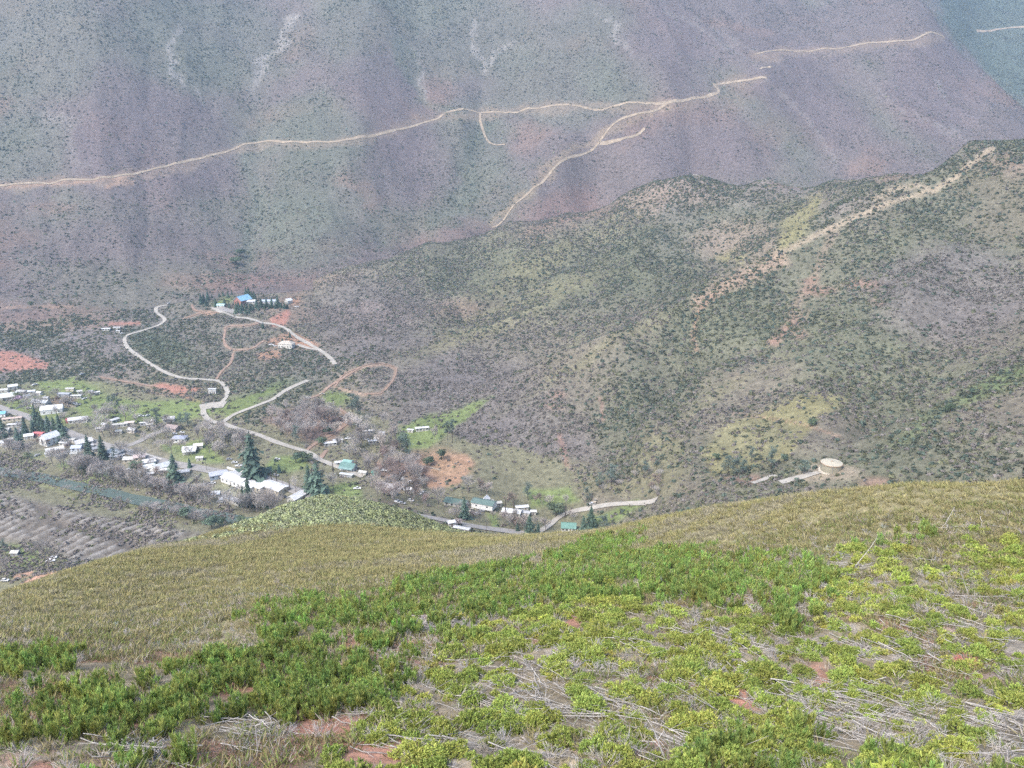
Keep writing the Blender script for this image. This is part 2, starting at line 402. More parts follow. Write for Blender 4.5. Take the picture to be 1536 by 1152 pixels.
for pts in [[(0, 279), (60, 275), (130, 270), (190, 262), (260, 246), (330, 230), (368, 216), (400, 212), (460, 214), (530, 208), (600, 194), (650, 180), (720, 170), (800, 163), (860, 158), (930, 157), (985, 156)], [(985, 156), (1010, 152), (1045, 147), (1072, 141), (1078, 135), (1070, 127), (1100, 123), (1150, 117)], [(1132, 82), (1200, 77), (1270, 71), (1320, 64), (1370, 60), (1416, 56)]]:
    zone(lin(pts, 5, True), (0.36, 0.27, 0.20), 0.45, 4, 0.15, 0.4, MTN)
    zone(lin([(x, y + 6) for x, y in pts], 3, True), (0.38, 0.30, 0.23), 0.35, 4, None, None, MTN)
# -- middle hills
for e, g, d in [((1250, 440, 170, 110), .95, .72), ((1440, 330, 120, 90), .85, .65), ((1010, 560, 110, 60, -25), .8, .85), ((930, 650, 40, 60), .85, .85), ((1080, 480, 80, 50), .9, .75), ((1330, 560, 120, 50), .75, .72), ((1180, 700, 200, 24, 6), .9, .9), ((1060, 770, 130, 30, -14), .5, .75), ((1420, 690, 150, 40), .8, .8), ((1350, 640, 60, 40), .75, .7), ((870, 420, 110, 60), .7, .55), ((1090, 330, 90, 40), .7, .55), ((700, 400, 120, 40), .65, .55), ((980, 400, 80, 60), .8, .62)]:
    zone(ell(*e), (0.17, 0.18, 0.12), 0.6, 25, d, g, HILL)
for e in [((700, 620, 130, 60, -15)), ((1430, 440, 120, 70)), ((800, 680, 90, 60)), ((560, 480, 90, 60)), ((650, 560, 90, 40))]:
    zone(ell(*e), (0.215, 0.19, 0.185), 0.7, 25, 0.55, 0.15, HILL)
for e in [((1030, 285, 90, 26)), ((1100, 360, 60, 30)), ((960, 300, 40, 30))]:
    zone(ell(*e), (0.36, 0.28, 0.22), 0.6, 14, 0.42, 0.75, HILL)
for pts in [[(1130, 625), (1215, 590), (1265, 600), (1215, 640), (1190, 690), (1080, 715), (1060, 690), (1090, 640)], [(1165, 340), (1225, 290), (1235, 320), (1190, 360), (1150, 390)], [(1080, 390), (1110, 380), (1100, 400)]]:
    zone(pol(pts), (0.31, 0.285, 0.145), 0.85, 7, 0.10, 0.5, HILL)
for e in [((1500, 575, 90, 18, -30)), ((1380, 640, 60, 8, -35))]:
    zone(ell(*e), (0.18, 0.22, 0.115), 0.75, 8, 0.45, 0.9, HILL)
for e in [((1130, 660, 60, 24)), ((830, 720, 90, 30)), ((960, 735, 50, 18)), ((1000, 690, 40, 40, -35)), ((1060, 605, 120, 5, -32)), ((880, 545, 110, 6, -30)), ((760, 470, 160, 20, -25)), ((820, 390, 130, 14, -28))]:
    zone(ell(*e), DRY, 0.7, 10, 0.3, 0.5, HILL)
R1T = [(1490, 222), (1455, 245), (1432, 268), (1400, 285), (1340, 302), (1250, 340), (1160, 385)]
zone(lin(R1T, 4.2), (0.44, 0.36, 0.26), 0.85, 3, 0.10, 0.6, HILL)
zone(lin([(1390, 288), (1365, 276), (1340, 285), (1310, 296)], 4, True), (0.44, 0.36, 0.26), .8, 4, .2, .6, HILL)
zone(lin([(1240, 345), (1215, 425), (1190, 480), (1160, 510)], 6, True), (0.40, 0.29, 0.22), .5, 8, .35, .7, HILL)
zone(lin([(1160, 385), (1110, 415), (1055, 452)], 12, True), (0.42, 0.31, 0.23), 0.85, 10, 0.42, 0.8, HILL)
zone(lin([(1075, 440), (1055, 480), (1045, 530)], 3, True), (0.42, 0.27, 0.19), 0.8, 4, 0.2, 0.7, HILL)
for e in [((1212, 425, 16, 7)), ((1230, 440, 26, 8)), ((1185, 490, 30, 7, -30)), ((1160, 510, 10, 8)), ((1205, 500, 12, 6)), ((1310, 455, 8, 4)), ((835, 600, 12, 6)), ((825, 615, 10, 3)), ((1120, 720, 30, 8)), ((1325, 725, 26, 10)), ((1300, 430, 30, 8))]:
    zone(ell(*e), RED, 0.6, 5, 0.2, 0.7, HILL)
zone(lin([(895, 600), (905, 625)], 3, True), RED, .6, 3, .1, .5, HILL)
zone(lin([(832, 660), (842, 690), (850, 710)], 4, True), RED, .6, 4, .1, .5, HILL)
zone(lin([(952, 277), (985, 268), (1040, 261), (1075, 266), (1140, 270), (1220, 272)], 1.5), (0.47, 0.42, 0.36), .9, 2, .05, .6, HILL)
# -- terrace around the valley roads
zone(pol([(150, 470), (320, 450), (500, 540), (470, 580), (330, 570), (270, 565), (190, 510)]), (0.20, 0.195, 0.17), 0.5, 20, 0.5, 0.4)
for e in [((245, 525, 55, 22, 20)), ((410, 585, 45, 12, -15))]:
    zone(ell(*e), (0.14, 0.19, 0.11), 0.6, 12, 0.55, 0.85)
for pts in [[(-30, 525), (20, 527), (75, 545), (70, 553), (-30, 560)], [(228, 578), (240, 574), (282, 580), (281, 590), (262, 590)], [(286, 581), (300, 581), (297, 588), (285, 588)], [(163, 484), (210, 482), (212, 487), (165, 488)], [(405, 478), (432, 464), (436, 470), (428, 488), (408, 490)]]:
    zone(pol(pts, False), (0.47, 0.235, 0.18), 0.9, 3, 0.02, 0.3)
zone(lin([(262, 588), (290, 600), (305, 604)], 2), (0.46, 0.25, 0.18), .8, 2, .05)
zone(lin([(150, 566), (230, 580)], 1.2), (0.42, 0.27, 0.21), .7, 2, .05)
for pts in [[(384, 532), (400, 524), (420, 526), (424, 536), (400, 541), (386, 538)], [(398, 512), (425, 500), (445, 500), (470, 516), (470, 524), (440, 520), (410, 520)], [(432, 500), (470, 510), (482, 520), (455, 520)], [(298, 467), (315, 466), (322, 470), (312, 474)], [(625, 700), (650, 680), (700, 682), (712, 695), (690, 725), (650, 735), (620, 720)], [(430, 448), (450, 446), (448, 456), (436, 456)]]:
    zone(pol(pts, False), (0.47, 0.28, 0.19), 0.8, 4, 0.08, 0.3)
zone(ell(665, 700, 44, 26), (0.36, 0.24, 0.155), 0.8, 10, 0.08)
for pts in [[(596, 646), (640, 620), (700, 606), (742, 594), (715, 632), (690, 645), (650, 672), (614, 680)], [(60, 570), (120, 560), (150, 590), (250, 605), (300, 600), (330, 620), (200, 640), (130, 640), (120, 605), (70, 590)], [(10, 607), (50, 600), (50, 615), (10, 618)], [(48, 612), (120, 630), (100, 645), (40, 625)],
            [(85, 705), (100, 690), (125, 690), (120, 700), (90, 712)], [(40, 675), (90, 670), (85, 685), (45, 690)], [(280, 725), (318, 705), (310, 720), (290, 735)], [(410, 690), (470, 690), (470, 705), (440, 712), (400, 705)], [(240, 668), (320, 655), (330, 690), (270, 690)], [(305, 748), (335, 728), (345, 728), (315, 752)], [(340, 730), (370, 728), (365, 742), (345, 742)],
            [(880, 775), (960, 757), (970, 765), (930, 782), (890, 785)], [(735, 765), (750, 765), (755, 785), (740, 785)], [(10, 820), (60, 815), (62, 850), (20, 855)], [(600, 715), (625, 712), (640, 725), (610, 730)], [(310, 610), (400, 590), (430, 575), (420, 590), (340, 625)], [(120, 712), (160, 705), (165, 735), (125, 735)], [(480, 600), (500, 585), (530, 592), (535, 606), (505, 612), (480, 606)], [(316, 452), (340, 446), (360, 450), (330, 460)], [(780, 735), (860, 730), (880, 750), (800, 760)], [(495, 735), (540, 728), (540, 750), (500, 755)]]:
    zone(pol(pts), GRASS, 0.9, 5, 0.06, 0.6)
zone(ell(90, 600, 90, 30), (0.20, 0.24, 0.10), .5, 15)
zone(ell(1500, 575, 60, 20, -30), (0.18, 0.24, 0.11), .5, 8)
for pts in [[(395, 630), (440, 610), (500, 615), (522, 630), (515, 650), (470, 668), (430, 655)], [(560, 690), (640, 690), (650, 720), (600, 740), (570, 720)], [(60, 600), (115, 598), (110, 612), (70, 612)]]:
    zone(pol(pts), (0.31, 0.20, 0.17), 0.75, 10, 0.12, 0.1)
zone(pol([(200, 660), (330, 700), (470, 750), (330, 760), (180, 720), (60, 690), (0, 680), (0, 640), (60, 640)]), (0.30, 0.27, 0.22), 0.55, 20, 0.08)
zone(pol([(0, 840), (60, 850), (100, 850), (170, 860), (90, 890), (0, 900)]), (0.22, 0.21, 0.13), .6, 10, .3, .6)
for pts in [[(16, 864), (50, 856), (48, 862), (26, 868)], [(30, 876), (55, 862), (86, 857), (80, 868), (40, 884)]]:
    zone(pol(pts, False), (0.60, 0.36, 0.26), .95, 2, 0.02)
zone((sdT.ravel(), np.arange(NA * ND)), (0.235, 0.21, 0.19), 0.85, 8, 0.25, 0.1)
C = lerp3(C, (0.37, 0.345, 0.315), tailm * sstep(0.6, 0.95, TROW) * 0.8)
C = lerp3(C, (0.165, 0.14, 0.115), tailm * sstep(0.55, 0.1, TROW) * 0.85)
zone(lin([(40, 722), (110, 742), (180, 760), (260, 780)], 3, True), (0.24, 0.25, 0.11), .8, 4, .1)
zone(pol([(90, 838), (220, 842), (190, 856), (110, 856)]), (0.33, 0.30, 0.26), .8, 6, .1)
for pts, w in [([(337, 492), (346, 489), (375, 488), (388, 484)], 1.6), ([(338, 494), (336, 510), (340, 520), (352, 525), (378, 523), (395, 512)], 1.4), ([(350, 530), (346, 545), (333, 557), (325, 567)], 1.4), ([(288, 458), (292, 465), (310, 470), (330, 468)], 1.4), ([(275, 478), (300, 470)], 1.2), ([(0, 462), (50, 460), (110, 460)], 1),
               ([(502, 580), (515, 562), (545, 550), (575, 546), (594, 553), (590, 570), (572, 590), (545, 592), (505, 582)], 1.8), ([(458, 600), (480, 592), (497, 578), (540, 552)], 1.6), ([(510, 614), (522, 624), (520, 636), (500, 650), (470, 668), (456, 680)], 2.2), ([(478, 690), (490, 676)], 2.5), ([(0, 280), (120, 273), (200, 262)], 2.5), ([(160, 280), (178, 273), (200, 275)], 3), ([(1100, 620), (1200, 635), (1260, 655)], 1.2)]:
    zone(lin(pts, w), (0.47, 0.32, 0.23), .8, 2, 0.05)
zone(ell(1252, 711, 50, 14), (0.40, 0.335, 0.25), .9, 4, 0.0)
C = np.where(FAR[..., None], C * (0.70 + 0.10 * VAL[..., None] - 0.09 * MTN[..., None]), C)
strk = fbm(SLX + 60 * fbm(XX, YY + 88, 210, 3), YY * 0.3, 26, 5)
C *= np.where(MTN | HILL, 0.94 + 0.12 * sstep(0.3, 0.7, strk), 1)[..., None]
DEN = np.clip(DEN * np.where(MTN | HILL, 0.42 + 1.4 * sstep(0.36, 0.60, fbm(XX + 5, YY, 34, 4)) + 0.5 * sstep(.5, .66, fbm(XX - 300, YY + 60, 140, 3)), 1) * (0.8 + 0.5 * strk), 0, 1)
# -- the near hillside
NEAR = ~FAR
g1 = fbm(XX, YY, 5, 4); g2 = fbm(XX + 50, YY + 90, 16, 4); g3 = fbm(XX + 11, YY - 60, 1.6, 3)
C = lerp3(C, (0.26, 0.215, 0.155), np.where(NEAR, sstep(75, 45, DD) * 0.9, 0))
C = lerp3(C, (0.32, 0.175, 0.125), np.where(NEAR, sstep(80, 45, DD) * sstep(0.5, 0.62, g1) * 0.9, 0))
C = lerp3(C, (0.27, 0.25, 0.225), np.where(NEAR, sstep(85, 45, DD) * sstep(0.52, 0.66, g2) * 0.55, 0))
C = lerp3(C, (0.16, 0.15, 0.08), np.where(NEAR, sstep(0.5, 0.7, g2) * sstep(60, 100, DD) * .7, 0))
zone(ell(1105, 1040, 40, 26, 25), (0.37, 0.19, 0.135), .9, 10, mask=NEAR)
for e in [((830, 950, 20, 22)), ((530, 1090, 70, 16)), ((20, 1150, 40, 20)), ((1280, 1020, 40, 14, 30)), ((600, 1130, 60, 20)), ((1500, 1010, 20, 8)), ((1450, 905, 30, 10))]:
    zone(ell(*e), (0.36, 0.185, 0.13), .85, 8, mask=NEAR)
KNOB = np.where(NEAR & (DD > 190), poly_sd(PX, PY, [(350, 792), (410, 765), (470, 742), (560, 750), (630, 772), (745, 806), (640, 800), (520, 790), (430, 788)]), -1.0)

# ------------------------------------------------------------------ materials
def mat(name, rough=0.85, spec=0.25):
    m = bpy.data.materials.new(name)
    m.use_nodes = True
    nt = m.node_tree
    b = nt.nodes["Principled BSDF"]
    b.inputs["Roughness"].default_value = rough
    b.inputs["Specular IOR Level"].default_value = spec
    return m, nt, b


def N(nt, typ, **kw):
    n = nt.nodes.new(typ)
    for k, v in kw.items():
        if hasattr(n, k):
            setattr(n, k, v)
        else:
            n.inputs[k].default_value = v
    return n


def noise_col(nt, src, dst, scale, lo, hi, detail=6, rough=0.65, coord=None):
    """multiply a colour by a noise between lo and hi"""
    g = coord or N(nt, "ShaderNodeNewGeometry").outputs["Position"]
    t = N(nt, "ShaderNodeTexNoise", Scale=scale, Detail=detail, Roughness=rough)
    nt.links.new(g, t.inputs["Vector"])
    r = N(nt, "ShaderNodeMapRange")
    r.inputs[1].default_value = 0.3; r.inputs[2].default_value = 0.7
    r.inputs[3].default_value = lo; r.inputs[4].default_value = hi
    nt.links.new(t.outputs[0], r.inputs[0])
    v = N(nt, "ShaderNodeVectorMath", operation="SCALE")
    nt.links.new(src, v.inputs[0]); nt.links.new(r.outputs[0], v.inputs["Scale"])
    nt.links.new(v.outputs[0], dst)
    return v.outputs[0], t


def flat(name, col, rough=0.7, lo=0.82, hi=1.15, scale=1.5, spec=0.3, metal=0.0, bump=0.0):
    m, nt, b = mat(name, rough, spec)
    c = N(nt, "ShaderNodeRGB"); c.outputs[0].default_value = (*col, 1)
    tc = N(nt, "ShaderNodeTexCoord")
    o, t = noise_col(nt, c.outputs[0], b.inputs["Base Color"], scale, lo, hi, coord=tc.outputs["Object"])
    b.inputs["Metallic"].default_value = metal
    if bump:
        bp = N(nt, "ShaderNodeBump", Strength=bump, Distance=0.05)
        nt.links.new(t.outputs[0], bp.inputs["Height"]); nt.links.new(bp.outputs[0], b.inputs["Normal"])
    return m


def attr_mat(name, rough=0.85, spec=0.15, trans=0.0, vary=None):
    """colour from the mesh's own 'col' attribute; vary = spread between copies of one mesh"""
    m, nt, b = mat(name, rough, spec)
    a = N(nt, "ShaderNodeAttribute", attribute_name="col")
    out = a.outputs["Color"]
    if vary:
        oi = N(nt, "ShaderNodeObjectInfo")
        h = N(nt, "ShaderNodeHueSaturation")
        r1 = N(nt, "ShaderNodeMapRange"); r1.inputs[3].default_value = 0.5 - vary[0]; r1.inputs[4].default_value = 0.5 + vary[0]
        wn = N(nt, "ShaderNodeTexWhiteNoise", noise_dimensions="1D")
        r2 = N(nt, "ShaderNodeMapRange"); r2.inputs[3].default_value = 1 - vary[1]; r2.inputs[4].default_value = 1 + vary[1]
        nt.links.new(oi.outputs["Random"], r1.inputs[0]); nt.links.new(oi.outputs["Random"], wn.inputs["W"])
        nt.links.new(wn.outputs["Value"], r2.inputs[0])
        nt.links.new(r1.outputs[0], h.inputs["Hue"]); nt.links.new(r2.outputs[0], h.inputs["Value"])
        nt.links.new(out, h.inputs["Color"]); out = h.outputs[0]
    nt.links.new(out, b.inputs["Base Color"])
    if trans:
        tr = N(nt, "ShaderNodeBsdfTranslucent"); nt.links.new(out, tr.inputs["Color"])
        mx = N(nt, "ShaderNodeMixShader", Fac=trans)
        nt.links.new(b.outputs[0], mx.inputs[1]); nt.links.new(tr.outputs[0], mx.inputs[2])
        nt.links.new(mx.outputs[0], nt.nodes["Material Output"].inputs["Surface"])
    return m


def mesh_np(name, V, Fc, material=None, col=None, smooth=False):
    """mesh from arrays; Fc is (n,3) or (n,4); col per vertex"""
    V = np.ascontiguousarray(V, np.float32); Fc = np.ascontiguousarray(Fc, np.int32)
    me = bpy.data.meshes.new(name)
    k = Fc.shape[1]
    me.vertices.add(len(V)); me.vertices.foreach_set("co", V.ravel())
    me.loops.add(Fc.size); me.loops.foreach_set("vertex_index", Fc.ravel())
    me.polygons.add(len(Fc)); me.polygons.foreach_set("loop_start", np.arange(len(Fc), dtype=np.int32) * k)
    if smooth:
        me.polygons.foreach_set("use_smooth", np.ones(len(Fc), bool))
    if col is not None:
        at = me.attributes.new("col", "FLOAT_COLOR", "POINT")
        at.data.foreach_set("color", np.concatenate([np.clip(col, 0, 1), np.ones((len(V), 1))], 1).astype(np.float32).ravel())
    me.update(calc_edges=True)
    if material is not None:
        me.materials.append(material)
    return me


def link(name, me, parent=None, **props):
    o = bpy.data.objects.new(name, me)
    COL.objects.link(o)
    if parent is not None:
        o.parent = parent
    for k, v in props.items():
        o[k] = v
    return o


# ------------------------------------------------------------------ terrain sheet
idx = np.arange(NA * ND).reshape(NA, ND)
Q = np.stack([idx[:-1, :-1], idx[1:, :-1], idx[1:, 1:], idx[:-1, 1:]], -1).reshape(-1, 4)
m_ter, nt, b = mat("ground_cover", 0.95, 0.1)
a = N(nt, "ShaderNodeAttribute", attribute_name="col")
o1, _ = noise_col(nt, a.outputs["Color"], b.inputs["Base Color"], 0.2, 0.52, 1.42, 8, 0.75)
o2, t2 = noise_col(nt, o1, b.inputs["Base Color"], 1.3, 0.68, 1.34, 5, 0.7)
bp = N(nt, "ShaderNodeBump", Strength=0.6, Distance=0.35)
nt.links.new(t2.outputs[0], bp.inputs["Height"]); nt.links.new(bp.outputs[0], b.inputs["Normal"])
ter = link("terrain", mesh_np("terrain", np.stack([XX, YY, ZZ], -1).reshape(-1, 3), Q, m_ter, C.reshape(-1, 3), True), kind="structure")
ter["label"] = "brushy hillsides and valley floor"
# the same hill carried on round and behind the viewpoint
jn = int(np.searchsorted(LD, math.log(420.0)))
js = np.unique(np.concatenate([np.arange(0, jn, 6), [jn]]))
rad = np.concatenate([[0.5, 6.0], np.exp(LD[js])])
th = np.linspace(AZ[-1], AZ[0] + 2 * math.pi, 140)
f = np.linspace(0, 1, 140)[:, None]
zr, zl = ZZ[-1, js], ZZ[0, js]
zc = np.full(2, (zr[0] + zl[0]) / 2)
rise = 0.10 * np.sin(f * math.pi) * rad[None] 
zb = np.concatenate([zc, zr])[None] * (1 - f) + np.concatenate([zc, zl])[None] * f
zb = zb * (1 - np.sin(f * math.pi) * .8) + zb.max() * np.sin(f * math.pi) * .8 + rise
xb = rad[None] * np.sin(th)[:, None]; yb = rad[None] * np.cos(th)[:, None]
zb += np.sin(f * math.pi) * (fbm(xb, yb, 12, 3) - .5) * 1.2
ib = np.arange(zb.size).reshape(zb.shape)
Qb = np.stack([ib[:-1, :-1], ib[1:, :-1], ib[1:, 1:], ib[:-1, 1:]], -1).reshape(-1, 4)
# and the wedge of ground under the viewpoint, between it and the near edge of the main sheet
fr = np.array([0.5, 6.0, math.exp(LD[0])]); ia = np.arange(0, NA, 12); ia[-1] = NA - 1
xa = fr[None] * np.sin(AZ[ia])[:, None]; ya = fr[None] * np.cos(AZ[ia])[:, None]
za = np.stack([np.full(len(ia), zc[0]), np.full(len(ia), zc[0]) * .6 + ZZ[ia, 0] * .4, ZZ[ia, 0]], 1)
if_ = np.arange(za.size).reshape(za.shape) + zb.size
Qf = np.stack([if_[:-1, :-1], if_[1:, :-1], if_[1:, 1:], if_[:-1, 1:]], -1).reshape(-1, 4)
Vb = np.concatenate([np.stack([xb, yb, zb], -1).reshape(-1, 3), np.stack([xa, ya, za], -1).reshape(-1, 3)])
Cb = np.array([0.26, 0.22, 0.15]) * (0.8 + .4 * fbm(Vb[:, 0], Vb[:, 1], 9, 4))[:, None]
link("hilltop_ground", mesh_np("hilltop_ground", Vb, np.concatenate([Qb, Qf]), m_ter, Cb, True), kind="structure", label="the near hill behind the viewpoint")

# ------------------------------------------------------------------ river, roads
def spline(pts, step):
    """Catmull-Rom through points (n,2), resampled about every step metres"""
    p = np.asarray(pts, float)
    p = np.vstack([2 * p[0] - p[1], p, 2 * p[-1] - p[-2]])
    out = []
    for i in range(1, len(p) - 2):
        L = np.hypot(*(p[i + 1] - p[i])); n = max(2, int(L / step))
        for t in np.arange(n) / n:
            out.append(0.5 * (2 * p[i] + (p[i + 1] - p[i - 1]) * t + (2 * p[i - 1] - 5 * p[i] + 4 * p[i + 1] - p[i + 2]) * t * t + (3 * p[i] - p[i - 1] - 3 * p[i + 1] + p[i + 2]) * t ** 3))
    out.append(p[-2])
    return np.array(out)


ROADS = []


def ribbon(name, pix_pts, w, material, lift=0.5, step=3.0, nx=5, flat_z=None, wob=0.0, dmin=335, **props):
    if name != 'river':
        ROADS.append(pix_pts)
        zone(lin(pix_pts, 3.0), None, 1, 1.5, 0.0)
    pts = np.array([hit(x, y, dmin)[:2] for x, y in pix_pts])
    c = spline(pts, step)
    t = np.gradient(c, axis=0); t /= np.maximum(np.linalg.norm(t, axis=1, keepdims=True), 1e-6)
    nrm = np.stack([-t[:, 1], t[:, 0]], 1)
    ww = np.full(len(c), float(w)) * (1 + wob * (fbm(c[:, 0], c[:, 1], 14, 3) - 0.5) * 2)
    rows = []
    for k in np.linspace(-0.5, 0.5, nx):
        p = c + nrm * (ww * k)[:, None]
        z = ground(p[:, 0], p[:, 1]) + lift if flat_z is None else np.full(len(p), flat_z)
        rows.append(np.column_stack([p, z]))
    Vv = np.stack(rows, 1)
    n = len(c)
    ii = np.arange(n * nx).reshape(n, nx)
    Fq = np.stack([ii[:-1, :-1], ii[:-1, 1:], ii[1:, 1:], ii[1:, :-1]], -1).reshape(-1, 4)
    return link(name, mesh_np(name, Vv.reshape(-1, 3), Fq, material, None, True), kind="structure", **props)


m_dirt = flat("pale_dirt", (0.31, 0.25, 0.185), 0.95, 0.65, 1.25, 0.09, 0.1)
m_gravel = flat("pale_gravel", (0.36, 0.335, 0.295), 0.95, 0.8, 1.15, 0.15, 0.1)
m_asph = flat("worn_asphalt", (0.27, 0.255, 0.24), 0.9, 0.85, 1.15, 0.25, 0.2)
m_water, nt, b = mat("river_water", 0.18, 0.5)
b.inputs["Base Color"].default_value = (0.10, 0.135, 0.12, 1)
t = N(nt, "ShaderNodeTexNoise", Scale=0.4, Detail=4); g = N(nt, "ShaderNodeNewGeometry"); nt.links.new(g.outputs["Position"], t.inputs["Vector"])
bp = N(nt, "ShaderNodeBump", Strength=0.25, Distance=0.3); nt.links.new(t.outputs[0], bp.inputs["Height"]); nt.links.new(bp.outputs[0], b.inputs["Normal"])

ribbon("river", [(-110, 690), (-40, 700), (0, 708), (60, 717), (120, 731), (180, 744), (240, 757), (300, 770), (360, 782), (410, 792), (440, 800)], 12, m_water, 0.5, 5, 9, wob=0.2)
ribbon("mountain_road", [(-40, 281), (0, 279), (60, 275), (130, 270), (190, 262), (260, 246), (330, 230), (368, 216), (400, 212), (460, 214), (530, 208), (600, 194), (650, 180), (720, 170), (800, 163), (860, 158), (930, 157), (985, 156)], 4.6, m_dirt, 0.6, 5, wob=.45)
ribbon("mountain_road", [(985, 156), (1010, 152), (1045, 147), (1072, 141), (1078, 135), (1070, 127), (1100, 123), (1150, 117)], 5.5, m_dirt, 0.6, 5, wob=.45)
ribbon("mountain_road", [(1132, 82), (1200, 77), (1270, 71), (1320, 64), (1370, 60), (1416, 56)], 5.0, m_dirt, 0.7, 5, wob=.3)
ribbon("mountain_road", [(1140, 104), (1157, 100)], 5, m_dirt, 0.7, 5, wob=.5)
ribbon("mountain_road", [(1465, 47), (1500, 44), (1540, 40), (1600, 34)], 8, m_dirt, 1.0, 6, dmin=2600)
ribbon("mountain_road", [(1003, 153), (990, 163), (950, 173), (930, 180), (905, 205), (850, 238), (802, 281), (765, 316), (738, 342)], 4, m_dirt, 0.9, 6, wob=.5)
ribbon("dirt_track", [(720, 171), (722, 188), (735, 215), (758, 217)], 4.5, m_dirt, 0.9, 5, wob=.5)
ribbon("dirt_track", [(900, 216), (930, 210), (955, 203), (967, 193)], 5, m_dirt, 0.9, 5, wob=.5)
ribbon("terrace_road", [(250, 458), (236, 461), (235, 469), (247, 479), (240, 487), (215, 496), (192, 503), (187, 511), (195, 525), (230, 549), (255, 562), (278, 568), (310, 570), (330, 573), (341, 586), (338, 598), (328, 608)], 4.2, m_gravel, 0.55, 3, wob=.25)
ribbon("terrace_road", [(318, 461), (335, 469), (380, 480), (405, 486), (430, 494), (440, 502), (470, 520), (490, 533), (503, 547)], 4.6, m_gravel, 0.55, 3, wob=.25)
ribbon("driveway", [(446, 517), (465, 523), (478, 525)], 5, m_gravel, 0.4, 3)
ribbon("parking_area", [(322, 462), (345, 466), (365, 470)], 14, m_asph, 0.3, 3)
ribbon("terrace_road", [(462, 571), (445, 578), (425, 588), (410, 599), (385, 609), (352, 622), (334, 634)], 4.6, m_gravel, 0.55, 3, wob=.25)
ribbon("turnaround", [(300, 612), (315, 609), (338, 607)], 15, m_gravel, 0.5, 2, 9)
ribbon("terrace_road", [(305, 613), (306, 622), (316, 632), (334, 636), (360, 645), (385, 652), (415, 664), (440, 672), (462, 679), (480, 690), (500, 698), (520, 706), (545, 716)], 5.2, m_gravel, 0.55, 3, wob=.25)
ribbon("main_street", [(-60, 590), (-30, 600), (0, 612), (40, 625), (75, 638), (105, 650), (140, 663), (180, 675), (215, 684), (255, 695), (300, 703), (345, 711), (385, 716), (425, 729), (470, 744), (520, 752), (580, 764), (640, 776), (700, 788), (760, 797), (810, 806), (850, 815)], 8.0, m_asph, 0.5, 3)
ribbon("side_street", [(180, 672), (205, 664), (228, 652), (250, 645)], 6, m_asph, 0.3, 3)
ribbon("gravel_road", [(800, 803), (822, 790), (838, 777), (858, 768), (900, 760), (940, 756), (985, 750)], 4.0, m_gravel, 0.55, 2.5)
ribbon("tank_road", [(1170, 724), (1185, 720), (1210, 714), (1228, 709)], 5.0, m_gravel, 0.4, 2, dmin=380)
ribbon("tank_road", [(1128, 725), (1142, 721), (1165, 714)], 4.0, m_gravel, 0.4, 2, dmin=380)

m_red = flat("red_dirt", (0.29, 0.205, 0.16), 0.95, 0.7, 1.2, 0.12, 0.1)
for q, w_ in [([(337, 493), (346, 489), (375, 488), (390, 484)], 3), ([(338, 494), (336, 510), (340, 520), (352, 526), (378, 523), (396, 512)], 2.6), ([(350, 530), (346, 545), (333, 557), (325, 569)], 2.6), ([(288, 458), (292, 465), (310, 470), (330, 468)], 2.8), ([(275, 479), (300, 470)], 2.4),
              ([(503, 580), (516, 562), (545, 550), (575, 546), (594, 553), (590, 570), (572, 590), (548, 591)], 1.3), ([(455, 601), (480, 592), (497, 578), (540, 552)], 2.6), ([(510, 614), (522, 624), (520, 636), (500, 650), (470, 668), (455, 681)], 3.2), ([(478, 691), (490, 676)], 3.6), ([(150, 566), (230, 580)], 2)]:
    ribbon("dirt_track", q, w_, m_red, 0.5, 3, wob=.5)
# ------------------------------------------------------------------ light and air
SUN_EL, SUN_AZ = R(50), R(-136)       # overcast, brighter from the left and a little behind
w = bpy.data.worlds.new("World"); scene.world = w; w.use_nodes = True
wn = w.node_tree
sky = N(wn, "ShaderNodeTexSky", sky_type="NISHITA")
sky.sun_disc = False; sky.sun_elevation = SUN_EL; sky.sun_rotation = SUN_AZ; sky.air_density = 1.0; sky.dust_density = 3.0
wn.links.new(sky.outputs[0], wn.nodes["Background"].inputs[0])
wn.nodes["Background"].inputs[1].default_value = 0.14
sl = bpy.data.lights.new("sun", "SUN"); sl.energy = 1.4; sl.angle = R(20); sl.color = (1.0, 0.955, 0.89)
so = bpy.data.objects.new("sun", sl); COL.objects.link(so)
so.rotation_euler = (R(90) - SUN_EL, 0, math.pi - SUN_AZ)

# haze: one closed box of even, pale air round the whole scene
HX = 4700.0
hv = np.array([[x, y, z] for x in (-HX, HX) for y in (-300.0, 4900.0) for z in (-2.0, 1500.0)])
hf = np.array([[0, 1, 3, 2], [4, 6, 7, 5], [0, 4, 5, 1], [2, 3, 7, 6], [0, 2, 6, 4], [1, 5, 7, 3]])
m_haze = bpy.data.materials.new("pale_air"); m_haze.use_nodes = True
nt = m_haze.node_tree; nt.nodes.clear()
pv = N(nt, "ShaderNodeVolumePrincipled"); om = N(nt, "ShaderNodeOutputMaterial")
pv.inputs["Color"].default_value = (0.55, 0.76, 1.0, 1)
pv.inputs["Density"].default_value = 0.000115
pv.inputs["Anisotropy"].default_value = 0.2
nt.links.new(pv.outputs[0], om.inputs["Volume"])
link("haze", mesh_np("haze", hv, hf, m_haze), kind="stuff", label="thin pale haze filling the valley")

